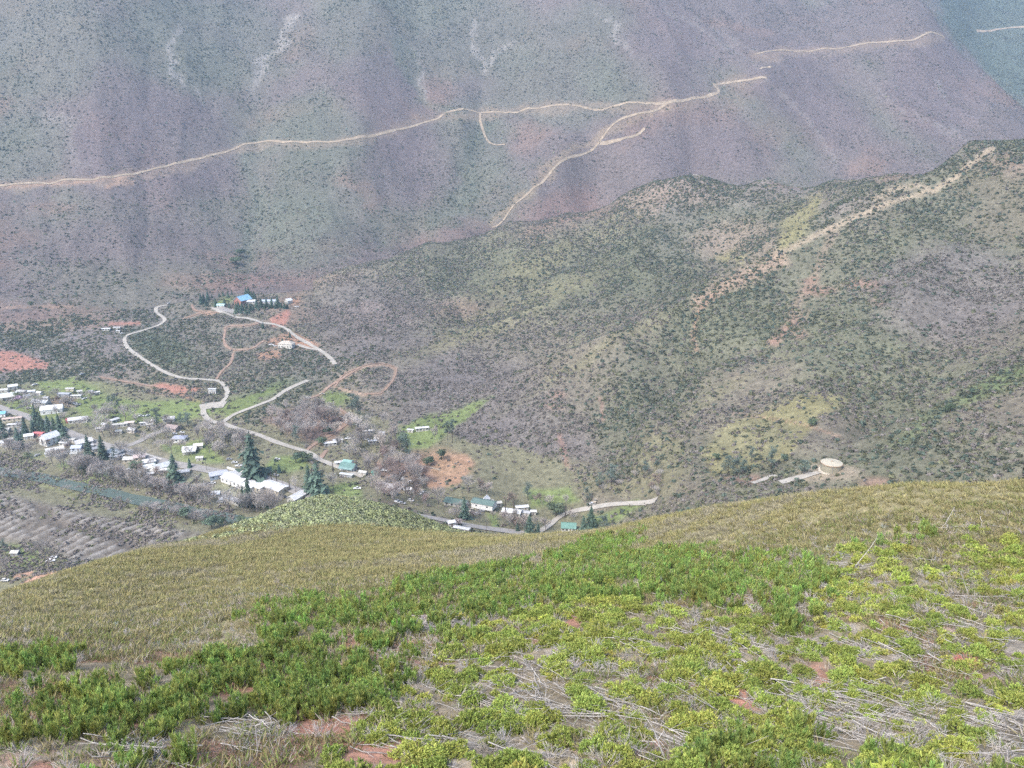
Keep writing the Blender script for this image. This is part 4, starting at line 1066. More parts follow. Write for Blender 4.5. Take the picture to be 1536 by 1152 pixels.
house(6, 899, 8, 3.5, 2.6, 18, WHITE, OFFW, "white trailer at the photo's lower left valley edge", "trailer", "trailer", "flat", 0.3, win=2)
house(24, 833, 5, 4, 2.5, 0, OFFW, GREY, "small grey shed in the bright green lower meadow", "shed", "shed", win=1)

for q in [(48, 590, 7, 4, 20, METAL, "small metal shed behind the long white house with the grey roof"), (60, 592, 6, 4, -20, WHITE, "white garden hut behind the long white house with the grey roof"), (40, 597, 6, 4, 40, GREY, "grey garden hut right of the lilac bush"), (6, 588, 9, 5, 15, OFFW, "off-white shed at the upper left village edge"), (70, 600, 5, 4, 0, WHITE, "tiny white hut at the right of the cluttered yard"), (120, 590, 5, 4, 30, OFFW, "tiny cream hut above the reddish thicket"), (137, 590, 5, 3, 0, GREY, "tiny grey hut left of the lone white trailer"),
          (30, 650, 7, 4, 60, WHITE, "small white shed between the left street cedar and the red awning"), (150, 646, 7, 4, 20, OFFW, "off-white hut under the bare trees at the fork"), (158, 640, 6, 4, -30, WHITE, "white hut above the village fork"), (225, 640, 6, 4, 15, OFFW, "cream hut right of the narrow white topped trailer"), (232, 634, 5, 3, 0, WHITE, "tiny white hut behind the grey-green pine"), (144, 676, 7, 5, 40, GREY, "grey garage between two of the three street firs"), (135, 672, 6, 4, 40, WHITE, "small white garage left of the tallest street fir"),
          (112, 684, 6, 4, 0, OFFW, "cream hut on the yellow-green lawn"), (90, 687, 7, 4, 32, WHITE, "white lean-to below the white roofed barn"), (74, 684, 6, 4, 20, OFFW, "cream chicken house near the rounded grey tree"), (205, 699, 6, 4, 30, WHITE, "white shed by the pale teal cottage"), (232, 709, 7, 5, -20, OFFW, "cream shed left of the low brownish outbuilding"), (226, 714, 6, 4, 30, WHITE, "white hut in the yard full of timber"), (215, 712, 6, 4, 0, GREY, "grey hut at the edge of the yard full of timber"),
          (300, 690, 6, 4, 10, OFFW, "cream hut by the small cone-shaped fir"), (276, 735, 6, 4, 10, OFFW, "cream boathouse near the red shrub"), (336, 752, 6, 4, 20, WHITE, "white hut left of the long narrow mobile home"), (385, 748, 6, 4, -20, OFFW, "cream hut right of the dark fir by the short mobile home"), (545, 712, 7, 4, -18, OFFW, "cream shed between the two-tier green roof and the green shelter"), (590, 742, 7, 4, -20, OFFW, "cream shed below the grey roofed roadside house"), (612, 738, 6, 4, 10, WHITE, "white hut left of the pale clearing"), (600, 722, 6, 4, 20, OFFW, "cream hut among reddish trees above the clearing")]:
    house(q[0], q[1], q[2], q[3], 2.4, q[4], q[5], OFFW, q[6], "hut" if "hut" in q[6] else "shed", "garden_hut" if "hut" in q[6] else "shed", win=1, ends=0)

# ------------------------------------------------------------------ the round water tank
p = hit(1246, 706, 380)
tk = empty("water_tank", (p[0], p[1], float(p[2]) + 0.1), 0, "round cream steel water tank on a gravel pad", "water tank")
TR, TH = 5.7, 4.9
sh = MB(); prof = [(TR, -1.5)]
for k in range(4):
    prof += [(TR, TH * k / 4 + 0.02), (TR + 0.035, TH * k / 4 + 0.04), (TR + 0.035, TH * k / 4 + 0.1), (TR, TH * k / 4 + 0.12)]
prof += [(TR, TH), (TR - 0.2, TH)]
sh.lathe(prof, 64); sh.build("shell", flat("tank_paint", (0.30, 0.28, 0.215), 0.6, 0.9, 1.08, 0.5), tk)
rf = MB(); rf.lathe([(TR + 0.22, TH + 0.02), (TR + 0.22, TH + 0.16), (TR * 0.5, TH + 0.55), (0.02, TH + 0.85)], 64)
ro = rf.build("roof", flat("tank_roof_paint", (0.45, 0.41, 0.32), 0.6, 0.92, 1.05, 0.6), tk)
rr = MB(); rr.lathe([(TR + 0.3, TH - 0.25), (TR + 0.36, TH - 0.25), (TR + 0.36, TH + 0.0), (TR + 0.3, TH + 0.0)], 64); rr.build("roof_rim", cmat((0.50, 0.33, 0.22), 0.8), ro)
hm = MB(); hm.lathe([(0.55, TH + 0.7), (0.55, TH + 1.2), (0.7, TH + 1.22), (0.02, TH + 1.4)], 20); hm.build("vent", cmat((0.45, 0.36, 0.27), 0.7), ro)
hm = MB(); hm.box(TR * 0.72, 0.6, TH + 0.32, 0.9, 0.9, 0.4); hm.build("hatch", cmat(CREAM, 0.6), ro)
ld = MB()
for s_ in (-0.25, 0.25):
    ld.tube((s_ - 1.5, -TR - 0.12, -0.2), (s_ - 1.5, -TR - 0.12, TH + 0.9), 0.04, 0.04, 4)
for k in range(18):
    ld.tube((-1.75, -TR - 0.12, 0.2 + k * 0.34), (-1.25, -TR - 0.12, 0.2 + k * 0.34), 0.025, 0.025, 4)
ld.build("ladder", cmat(GREY, 0.5), tk)
ring = MB(); ring.lathe([(TR + 1.0, -1.2), (TR + 1.0, 0.16), (TR + 0.06, 0.2)], 48); ring.build("footing", cmat((0.55, 0.50, 0.42), 0.9), tk)
BLD.append((p[0], p[1], 8))

# ------------------------------------------------------------------ vehicles
def car_mesh(kind):
    """body and glass profiles swept across the car's width"""
    if kind == "pickup":
        low = [(-2.7, .35), (-2.72, .9), (-.5, .95), (-.5, .98), (1.1, 1.0), (2.6, .92), (2.72, .6), (2.7, .35)]
        top = [(-.55, .95), (-.45, 1.72), (.55, 1.74), (1.2, 1.0)]
    else:
        low = [(-2.2, .32), (-2.25, .75), (-1.9, .92), (1.0, .95), (2.1, .82), (2.25, .6), (2.2, .32)]
        top = [(-1.85, .92), (-1.35, 1.42), (.2, 1.46), (1.05, .94)]
    def sweep(pr, hw, hw2):
        m = MB(); n = len(pr)
        m.add([(x, -(hw if z < 1.1 else hw2), z) for x, z in pr] + [(x, (hw if z < 1.1 else hw2), z) for x, z in pr],
              [tuple(range(n)), tuple(range(2 * n - 1, n - 1, -1))] + [(k, n + k, n + (k + 1) % n, (k + 1) % n) for k in range(n)])
        return m
    b_ = sweep(low, 0.9, 0.9); g = sweep([(x, z + 0.01) for x, z in top], 0.82, 0.66)
    r_ = MB(); r_.box((top[1][0] + top[2][0]) / 2, 0, top[2][1] - 0.01, top[2][0] - top[1][0] + 0.1, 1.36, 0.05)
    return b_, g, r_


whl = MB()
for k in range(2):
    pass
whl.lathe([(0.02, -0.12), (0.32, -0.12), (0.34, -0.05), (0.34, 0.05), (0.32, 0.12), (0.02, 0.12)], 12)
WHEEL = whl.mesh("wheel", cmat((0.03, 0.03, 0.03), 0.8))
CARM = {}


def car(px, py, yaw, col, label, kind="car", dmin=335):
    p = hit(px, py, dmin)
    key = (kind, col)
    if key not in CARM:
        b_, g, r_ = car_mesh(kind); cm = cmat(col, 0.3)
        CARM[key] = (b_.mesh("body", cm), g.mesh("glass", GLASS), r_.mesh("cab_roof", cm))
    o = empty("pickup_truck" if kind == "pickup" else "parked_car", (p[0], p[1], float(p[2]) + 0.3), R(yaw), label, "pickup truck" if kind == "pickup" else "car", "vehicles parked around the village")
    a, b_, c = CARM[key]
    link("body", a, o); link("glass", b_, o); link("cab_roof", c, o)
    wb = 1.75 if kind == "pickup" else 1.35
    for x in (-wb, wb):
        for y in (-0.85, 0.85):
            w_ = link("wheel", WHEEL, o); w_.location = (x, y, 0.34); w_.rotation_euler = (R(90), 0, 0)
    return o


CW = (0.75, 0.75, 0.75); CG = (0.35, 0.36, 0.38); CD = (0.06, 0.06, 0.07); CB = (0.12, 0.2, 0.33); CRD = (0.4, 0.08, 0.07); CT = (0.5, 0.44, 0.36)
for q in [(536, 734, 5, CW, "white pickup alone on the dry grass past the street firs", "pickup"), (597, 754, -20, CW, "white pickup at the knoll's right shoulder near the road", "pickup"), (604, 756, -20, CG, "grey car behind the white pickup near the knoll's right shoulder", "car"),
          (616, 752, -18, CW, "white car under bare trees left of the white roadside vehicles", "car"), (623, 739, 10, CW, "white car with an open door on the pale clearing", "car"), (632, 741, 60, CW, "white van-like car right in the pale clearing", "pickup"), (76, 843, 20, CW, "white pickup under the great bare tree in the lower meadow", "pickup"),
          (80, 838, 20, CW, "white car just behind the pickup under the great bare tree", "car"), (8, 872, 0, CW, "white car beside the lower left dirt lot", "car"), (181, 703, 10, CW, "white car on the tan drive below the cream cottage", "car"), (195, 704, 55, CW, "white pickup beside the dark shrub below the teal cottage", "pickup"),
          (160, 704, 15, CW, "white pickup with gear beside the bright green lawn", "pickup"), (154, 708, 70, CG, "grey car with open hatch beside the bright green lawn", "car"), (168, 702, 20, CT, "tan car behind the white pickup with gear", "car"), (183, 683, 0, CW, "white car in front of the grey hip-roofed house", "car"), (184, 687, 0, CW, "white pickup nearest the grey hip-roofed house", "pickup"),
          (196, 679, -10, CW, "white car at the street bend by the wide bare tree", "car"), (262, 652, 10, CW, "white car beside the brown roofed house", "car"), (273, 650, 10, CW, "small white car right of the brown roofed house", "car"), (212, 625, 0, CW, "pale car on the grass behind the bare village oaks", "pickup"), (222, 624, 60, CW, "white car near the grey-green pine behind the village", "car"),
          (112, 606, 10, CW, "white car in the row below the white mobile home", "car"), (106, 606, 15, CD, "black car in the row below the white mobile home", "car"), (117, 608, 5, CG, "grey pickup in the row below the white mobile home", "pickup"), (127, 599, 65, CW, "white pickup right of the white mobile home", "pickup"), (123, 593, 0, CT, "tan car behind the white mobile home", "car"),
          (43, 613, 20, CW, "white car on the yellow yard before the long white house", "car"), (68, 597, 10, CW, "white pickup in the cluttered yard behind the long white house", "pickup"), (52, 578, 60, CW, "white pickup farthest back in the cluttered yard", "pickup"), (27, 635, 10, CG, "grey car by the tan-pink roofed building", "car"), (33, 644, 60, CW, "white car before the left street cedar", "car"), (25, 674, 0, CB, "blue-grey car below the riverside mobile home", "car"),
          (103, 679, 35, CW, "white pickup beside the yellow-green lawn", "pickup"), (97, 683, 35, CW, "white car beside the barn with the dull red wall", "car"), (122, 684, 10, CG, "grey car on the yellow-green lawn's right side", "car"), (56, 684, 70, CW, "white car by the rounded grey shrub", "car"), (66, 647, 10, CRD, "red pickup under the red awning's right end", "pickup"),
          (302, 731, 20, CW, "white pickup in the line of parked vehicles left of the white house", "pickup"), (308, 729, 22, CG, "grey car in the line of parked vehicles left of the white house", "car"), (314, 727, 22, CD, "dark car in the line of parked vehicles left of the white house", "car"), (319, 726, 22, CW, "white car ending the line left of the white house", "car"), (290, 733, 25, CT, "tan pickup starting the line left of the white house", "pickup"), (284, 736, 25, CG, "silver car at the lower end of the line near the river", "car"),
          (340, 746, 30, CT, "tan car behind the small white-roofed shed", "car"), (330, 754, 0, CW, "white car left of the long narrow mobile home", "car"), (404, 748, 10, CD, "dark car under the bare tree below the long low house", "car"), (427, 747, -20, CD, "black pickup on the dry lawn left of the white barn", "pickup"), (377, 702, 15, CT, "tan car left of the biggest fir", "car"),
          (358, 700, 10, CW, "white pickup under leafless trees behind the street wall", "pickup"), (352, 695, 10, CW, "white car among leafless trees behind the street wall", "car"), (344, 690, 10, CG, "grey car among leafless trees behind the street wall", "car"), (416, 690, 10, CW, "white car at the left edge of the large lawn", "car"), (414, 714, -10, CG, "grey car at the near end of the large lawn", "car"), (549, 660, 12, CW, "white car in the bare wood right of the mobile homes", "car"),
          (522, 659, 12, CW, "white pickup behind the two mobile homes in the wood", "pickup"), (576, 707, 0, CW, "white car right of the bright green shelter", "car"), (604, 710, 60, CW, "white pickup among reddish bare trees", "pickup"), (617, 724, 5, CW, "white car on the green patch under the orange slope", "car"), (590, 717, -15, CG, "silver car among reddish bare trees", "car"), (722, 768, 20, CG, "grey car before the dark green roofed house", "car"), (716, 772, 10, CW, "white car before the dark green roofed house", "car"), (706, 767, 60, CT, "tan pickup at the corner of the dark green roofed house", "pickup"),
          (889, 757, 10, CW, "white car by the gravel road below the slope", "car"), (893, 753, 70, CT, "tan pickup beside the gravel road below the slope", "pickup"), (868, 799, 20, CW, "white pickup by the teal roofed house", "pickup"), (420, 460, 10, CW, "white car by the orange patch of the terrace house", "car"), (445, 461, 0, CW, "white pickup at the terrace's right edge", "pickup"), (383, 457, 0, CW, "white car before the white annex house on the terrace", "car"),
          (412, 520, 0, CW, "white car left of the pale house on the cut bank", "car"), (407, 518, 0, CW, "white pickup left of the pale house on the cut bank", "pickup"), (184, 501, 30, CW, "white car in the terrace road clearing", "car"), (253, 456, 80, CW, "lone white car at the terrace road's upper bend", "car"), (483, 592, 8, CT, "tan car on the small green clearing", "pickup"), (462, 598, 30, CW, "white car at the wood's upper edge", "car"), (456, 615, 0, CW, "white car among the red-floored bare trees", "car"), (512, 627, -40, CT, "tan pickup on the dirt lane around the bare wood", "pickup"),
          (700, 800, -15, CT, "tan car on bare yellow ground by the roadside trailer", "car"), (717, 807, -10, CW, "white car on bare yellow ground at the slope's edge", "car"), (790, 811, 0, CB, "blue car partly hidden by the near slope's edge", "car"), (778, 809, 0, CD, "dark car partly hidden by the near slope's edge", "car"), (123, 562, 60, CW, "white car alone on the brush above the village", "car")]:
    car(q[0], q[1], q[2], q[3], q[4], q[5])


# ------------------------------------------------------------------ street walls, fences, poles
def wall_line(name, pts, h, t, material, label, cat, z_up=0.0):
    w_ = [hit(x, y) for x, y in pts]
    o = np.array([w_[0][0], w_[0][1], 0.0])
    m = MB()
    c = spline(np.array([q[:2] for q in w_]), 3.0)
    for a, b_ in zip(c[:-1], c[1:]):
        d = b_ - a; L = np.hypot(*d); mid = (a + b_) / 2
        z = float(ground(mid[0], mid[1]))
        m.box(mid[0] - o[0], mid[1] - o[1], z - 0.7, L + 0.02, t, h + 0.7, math.atan2(d[1], d[0]))
    ob = m.build(name, material, label=label, category=cat)
    ob.location = o
    return ob


m_conc = cmat((0.74, 0.73, 0.70), 0.85); m_fence = cmat((0.33, 0.30, 0.26), 0.9)
wall_line("street_wall", [(341, 703), (355, 707), (368, 710)], 1.9, 0.35, m_conc, "white roadside wall left of the biggest fir", "wall")
wall_line("street_wall", [(383, 712), (392, 709), (403, 704)], 1.9, 0.35, m_conc, "white wall right of the biggest fir running up the lawn", "wall")
wall_line("roadside_guard", [(219, 682), (232, 686), (243, 690)], 0.9, 0.25, m_conc, "pale low barrier along the village street bend", "barrier")
wall_line("board_fence", [(302, 711), (295, 719), (284, 728), (278, 738)], 1.6, 0.15, m_fence, "grey board fence left of the yellow-green yard", "fence")
wall_line("board_fence", [(24, 614), (36, 609), (50, 605)], 1.3, 0.15, cmat((0.55, 0.53, 0.48), 0.9), "pale fence before the green garden", "fence")
wall_line("board_fence", [(78, 606), (88, 609), (100, 609), (114, 611), (120, 606)], 1.6, 0.15, m_fence, "dark board fence round the reddish thicket", "fence")
wall_line("board_fence", [(615, 700), (640, 701), (660, 706)], 1.3, 0.12, m_fence, "grey fence along the bottom of the orange slope", "fence")
wall_line("board_fence", [(335, 741), (345, 735), (352, 731)], 1.2, 0.15, cmat((0.6, 0.57, 0.5), 0.9), "pale low fence behind the small white-roofed shed", "fence")
wall_line("timber_stack", [(700, 800), (712, 803), (722, 806)], 0.6, 1.6, cmat((0.52, 0.40, 0.25), 0.9), "tan stack of timber by the roadside trailer", "timber stack")
PB = MB(); PB.tube((0, 0, -1), (0, 0, 10), 0.16, 0.11, 6); POLE = PB.mesh("pole", cmat((0.17, 0.14, 0.12), 0.9))
XB = MB(); XB.box(0, 0, 9.1, 2.4, 0.14, 0.16); XB.box(0, 0, 8.2, 2.0, 0.12, 0.14); XARM = XB.mesh("crossarm", cmat((0.2, 0.17, 0.14), 0.9))
IN = MB()
for x in (-1.05, -0.5, 0.5, 1.05):
    IN.tube((x, 0, 9.26), (x, 0, 9.5), 0.06, 0.04, 6)
INS = IN.mesh("insulator_row", cmat((0.3, 0.32, 0.34), 0.4))
for px_, py_, rz, lab in [(653, 637, 20, "lone utility pole in the green hillside field"), (243, 673, 60, "utility pole by the lawn left of the porch house"), (425, 735, 57, "utility pole between the long low house and the white barn"), (371, 712, 57, "utility pole at the street wall's right end"), (310, 706, 57, "utility pole near the small cone-shaped fir"), (180, 664, 57, "utility pole at the side street corner"),
                        (605, 768, 60, "utility pole just past the knoll beside the road"), (730, 805, 60, "utility pole by the road above the near slope"), (668, 778, 60, "utility pole opposite the white roadside cabin"), (480, 690, 60, "utility pole at the gravel fork"), (440, 668, 60, "utility pole on the lane below the red-floored wood"), (132, 655, 60, "utility pole left of the three street firs"), (58, 632, 60, "utility pole behind the broad cedar"), (1158, 640, 10, "utility pole alone on the dry meadow above the tank")]:
    p = hit(px_, py_)
    o = empty("utility_pole", tuple(p), R(rz), lab, "utility pole", "wooden utility poles of the valley")
    link("pole", POLE, o); link("crossarm", XARM, o); link("insulator_row", INS, o)

# ------------------------------------------------------------------ trees
m_bark = flat("grey_bark", (0.23, 0.20, 0.185), 0.95, 0.8, 1.2, 2.0, 0.1)
m_darkbark = flat("dark_bark", (0.075, 0.06, 0.055), 0.95, 0.8, 1.2, 2.0, 0.1)
m_twig = attr_mat("bare_twigs", 0.95, 0.05, vary=(0.02, 0.25))
m_leaf = attr_mat("tree_leaves", 0.9, 0.1, vary=(0.02, 0.2))


def bare_tree(seed, H, spread, col):
    g = random.Random(seed)
    tr = MB(); tw = MB()

    def grow(p, d, L, r, lev):
        n = 2 if lev < 2 else 1
        q = p
        for k in range(n):
            dd = np.array(d) + np.array([g.gauss(0, .12), g.gauss(0, .12), g.gauss(0.04, .08)])
            dd /= np.linalg.norm(dd)
            q2 = q + dd * L / n
            (tr if lev < 2 else tw).tube(q, q2, r * (1 - .3 * k / n), r * (1 - .3 * (k + 1) / n), 5 if lev == 0 else 3)
            q = q2; d = dd
        if lev >= 4:
            return
        m = [4, 4, 4, 4][lev] + (g.random() < 0.5)
        for k in range(m):
            t = 2 * math.pi * (k + g.random()) / m
            o = spread * (0.75 if lev == 0 else 0.85) * (0.6 + .6 * g.random())
            a = np.array([math.cos(t), math.sin(t), 0])
            dd = np.array(d) * 1.0 + a * o + np.array([0, 0, .22])
            dd /= np.linalg.norm(dd)
            st = q if k % 3 else p + (q - p) * (0.55 + .4 * g.random())
            grow(st, dd, L * (0.62 + .25 * g.random()), r * 0.62, lev + 1)

    grow(np.array([0, 0, -.6]), (0, 0, 1), H * .30, H * 0.018, 0)
    V = np.array(tw.v)
    tone = col * (0.85 + .3 * np.random.default_rng(seed).random((len(V), 1)))
    me = tw.mesh("crown", m_twig)
    at = me.attributes.new("col", "FLOAT_COLOR", "POINT")
    at.data.foreach_set("color", np.concatenate([tone, np.ones((len(V), 1))], 1).astype(np.float32).ravel())
    zmax = V[:, 2].max()
    return tr.mesh("trunk", m_bark), me, zmax


GT = np.array([0.38, 0.35, 0.33])
BARE = [bare_tree(s, 12, sp, c) for s, sp, c in ((1, .8, GT), (2, .95, GT * 1.1), (3, .65, GT * np.array([1.0, .97, .95])), (4, 1.0, GT * .9), (5, .75, np.array([0.27, 0.215, 0.195])), (6, .55, GT * 1.05))]


def cards_mesh(name, cen, nrm, size, cols, material, seed=0, aspect=0.8):
    """leaf clumps as single triangles about given centres"""
    g = np.random.default_rng(seed); n = len(cen)
    nn = nrm / np.maximum(np.linalg.norm(nrm, axis=1, keepdims=True), 1e-6)
    a = np.cross(nn, g.normal(size=(n, 3))); a /= np.maximum(np.linalg.norm(a, axis=1, keepdims=True), 1e-6)
    b_ = np.cross(nn, a); s = size[:, None]
    V = np.stack([cen + a * s, cen - a * s * .6 + b_ * s * aspect, cen - a * s * .6 - b_ * s * aspect], 1).reshape(-1, 3)
    return mesh_np(name, V, np.arange(3 * n).reshape(-1, 3), material, np.repeat(cols, 3, 0))


def conifer(seed, H, Rd, col, bare=0.06, ragged=0.25):
    g = np.random.default_rng(seed)
    tr = MB(); tr.tube((0, 0, -.8), (0, 0, H * .55), H * .017, H * .01, 6); tr.tube((0, 0, H * .55), (0, 0, H * .97), H * .01, .03, 5)
    cen = []; nr = []; sz = []; cl = []
    nl = 26
    for k in range(nl):
        f = k / (nl - 1); z = H * (bare + (1 - bare) * f)
        r = Rd * (1 - f) ** 0.85 * (1 + g.normal() * ragged * .5) + 0.12
        for t in np.arange(9) * 2 * math.pi / 9 + g.random() * 6:
            rr = r * (1 + g.normal() * ragged)
            for q in (0.35, 0.65, 0.95):
                x = np.array([math.cos(t) * rr * q, math.sin(t) * rr * q, z - rr * q * 0.30 + g.normal() * .1])
                cen.append(x); nr.append([math.cos(t) * .5 + g.normal() * .35, math.sin(t) * .5 + g.normal() * .35, 0.9]); sz.append((0.30 + 0.34 * rr) * (0.7 + .5 * g.random()))
                cl.append(col * (0.7 + .6 * g.random()))
    return tr.mesh("trunk", m_darkbark), cards_mesh("crown", np.array(cen), np.array(nr), np.array(sz), np.array(cl), m_leaf, seed, .55), H


def pine(seed, H, Rd, col, bare=0.42, n=14):
    g = np.random.default_rng(seed)
    tr = MB(); top = np.array([g.normal() * .4, g.normal() * .4, H * .9]); tr.tube((0, 0, -.8), top, H * .016, .06, 6)
    cen = []; cl = []
    for k in range(n):
        z = H * (bare + (1 - bare) * (k + g.random()) / n); t = g.random() * 6.28
        rr = Rd * (0.25 + .75 * g.random()) * (1 - ((z / H - bare) / (1 - bare)) ** 2 * .6)
        c = np.array([math.cos(t) * rr, math.sin(t) * rr, z]); tr.tube(top * (z / H) * .85, c, .09, .03, 3)
        m = 75
        d = g.normal(size=(m, 3)) * np.array([.42, .42, .3]) * Rd * .55
        cen.append(c + d); cl.append(col * (0.75 + .5 * g.random((m, 1))))
    cen = np.concatenate(cen); cl = np.concatenate(cl)
    return tr.mesh("trunk", m_darkbark), cards_mesh("crown", cen, g.normal(size=cen.shape) + np.array([0, 0, .6]), 0.26 + .32 * g.random(len(cen)), cl, m_leaf, seed, .45), H


def round_tree(seed, H, Rd, col, n=900):
    g = np.random.default_rng(seed)
    tr = MB(); tr.tube((0, 0, -.6), (0, 0, H * .4), H * .03, H * .02, 6)
    cen = []; nr = []; cl = []
    for k in range(11):
        t = g.random() * 6.28; u = g.random() ** .5 * .62 * Rd
        c = np.array([math.cos(t) * u, math.sin(t) * u, H * (.42 + .33 * g.random())]); tr.tube((0, 0, H * .3), c, H * .012, .05, 3)
        d = g.normal(size=(n // 11, 3)); d /= np.linalg.norm(d, axis=1, keepdims=True); d[:, 2] = np.abs(d[:, 2]) * 1.1 - .25
        cen.append(c + d * Rd * .48 * g.random((n // 11, 1)) ** .3 * np.array([1, 1, .7])); nr.append(d + g.normal(size=d.shape) * .5); cl.append(col * (0.65 + .7 * g.random((n // 11, 1))) * (0.85 + .3 * g.random()))
    return tr.mesh("trunk", m_darkbark), cards_mesh("crown", np.concatenate(cen), np.concatenate(nr), 0.2 + .28 * g.random(11 * (n // 11)), np.concatenate(cl), m_leaf, seed, .7), H * .85


FIRC = np.array([0.085, 0.128, 0.098])
FIR = [conifer(1, 20, 4.2, FIRC, .04), conifer(2, 20, 3.4, FIRC * .9, .05), conifer(3, 20, 5.0, FIRC * 1.1, .03, .35)]
CONE = [conifer(7, 10, 1.9, FIRC * np.array([.9, 1, 1.05]), .02, .12), conifer(8, 10, 2.3, FIRC, .02, .16)]
PINE = [pine(11, 18, 3.4, np.array([0.125, 0.17, 0.145]), .38), pine(12, 18, 3.8, np.array([0.135, 0.175, 0.15]), .3, 16), pine(13, 18, 2.7, np.array([0.12, 0.16, 0.135]), .5, 11)]
ROUND = [round_tree(21, 8, 4.2, np.array([0.10, 0.135, 0.085])), round_tree(22, 8, 3.6, np.array([0.12, 0.17, 0.12])), round_tree(23, 8, 4.6, np.array([0.19, 0.22, 0.13]))]


def plant(name, kit, px, py, hpx, label, cat, group, wid=1.0, rot=None, dmin=335, H=None):
    p = hit(px, py, dmin)
    if H is None:
        H = hpx * mpp(p) / 0.93
    s = H / kit[2]
    o = empty(name, tuple(p), random.random() * 6.28 if rot is None else rot, label, cat, group)
    o.scale = (s * wid, s * wid, s)
    link("trunk", kit[0], o); link("crown", kit[1], o)
    return o


for px_, py_, h, k, wd, lab in [(380, 718, 70, 2, 1.0, "tallest dark fir standing over the street wall"), (374, 758, 44, 0, 1.0, "dark fir between the large white house and the short mobile home"), (365, 754, 26, 1, 1.0, "smaller dark fir left of the fir by the short mobile home"), (263, 723, 44, 0, 1.15, "solitary broad dark fir beside the two-winged white house"), (477, 744, 52, 2, 1.0, "large street fir left of the green roofed house"), (464, 739, 44, 0, .9, "narrower street fir on the left of the pair"),
                                (98, 663, 27, 2, 1.0, "full dark fir right of the tall white house"), (55, 638, 30, 2, .95, "broad cedar at the corner of the big white barn"), (137, 702, 50, 1, 1.1, "tallest of the three street firs"), (155, 688, 36, 1, 1.1, "right-hand dark fir of the three street firs"), (5, 655, 28, 2, 1.0, "left street cedar at the village edge"), (39, 654, 26, 1, 1.2, "dark fir left of the red awning"), (50, 648, 20, 1, 1.1, "small dark fir behind the red awning"), (29, 672, 32, 2, .9, "dark fir above the riverside mobile home"),
                                (66, 647, 22, 1, 1.2, "leftmost fir of the dark row behind the tall white house"), (74, 648, 25, 1, 1.2, "second fir of the dark row behind the tall white house"), (82, 648, 23, 1, 1.2, "third fir of the dark row behind the tall white house"), (90, 648, 27, 0, 1.1, "rightmost fir of the dark row behind the tall white house"), (62, 643, 24, 1, 1.2, "fir pressed against the cedar by the big white barn"),
                                (697, 778, 34, 0, 1.0, "green fir in front of the dark green roofed house"), (794, 804, 34, 0, 1.2, "dark fir by the road bend above the near slope"), (807, 805, 22, 1, 1.1, "smaller fir right of the road bend fir"), (776, 797, 14, 1, 1.2, "low fir left of the road bend fir"), (875, 798, 26, 0, 1.2, "left fir beside the teal roofed house"), (886, 797, 40, 0, 1.1, "taller right fir beside the teal roofed house")]:
    plant("fir_tree", FIR[k], px_, py_, h, lab, "fir tree", "dark firs and cedars in the valley", wd)
for px_, py_, h, lab in [(285, 702, 15, "small cone-shaped fir by the village street"), (419, 709, 13, "small light green conifer on the large lawn"), (395, 493, 9, "lone small conifer beside the terrace road")]:
    plant("young_conifer", CONE[0], px_, py_, h, lab, "conifer", "young conifers", 1.1)
for i, (px_, py_, h) in enumerate([(302, 456, 15), (306, 454, 13), (312, 450, 13), (310, 459, 11), (324, 461, 13), (337, 458, 10), (344, 462, 9), (342, 446, 9), (348, 442, 6), (329, 445, 6), (335, 444, 7), (355, 470, 16), (358, 464, 12), (363, 466, 12), (370, 464, 10), (376, 466, 11), (369, 442, 11), (373, 443, 12), (378, 449, 12), (382, 452, 14), (385, 461, 12), (392, 461, 13), (400, 460, 13), (397, 464, 9), (408, 461, 14), (417, 461, 17), (422, 462, 8), (427, 463, 10), (431, 463, 9), (388, 465, 6), (374, 471, 7), (318, 447, 6), (362, 470, 9), (369, 470, 10), (380, 466, 9), (404, 463, 8), (413, 463, 9), (424, 517, 10), (421, 520, 8), (435, 506, 8)]):
    plant("dark_conifer", CONE[i % 2], px_, py_, h, "small dark pointed conifer planted round the terrace houses", "conifer", "dark conifers planted round the terrace houses", 1.0 + .25 * random.random())
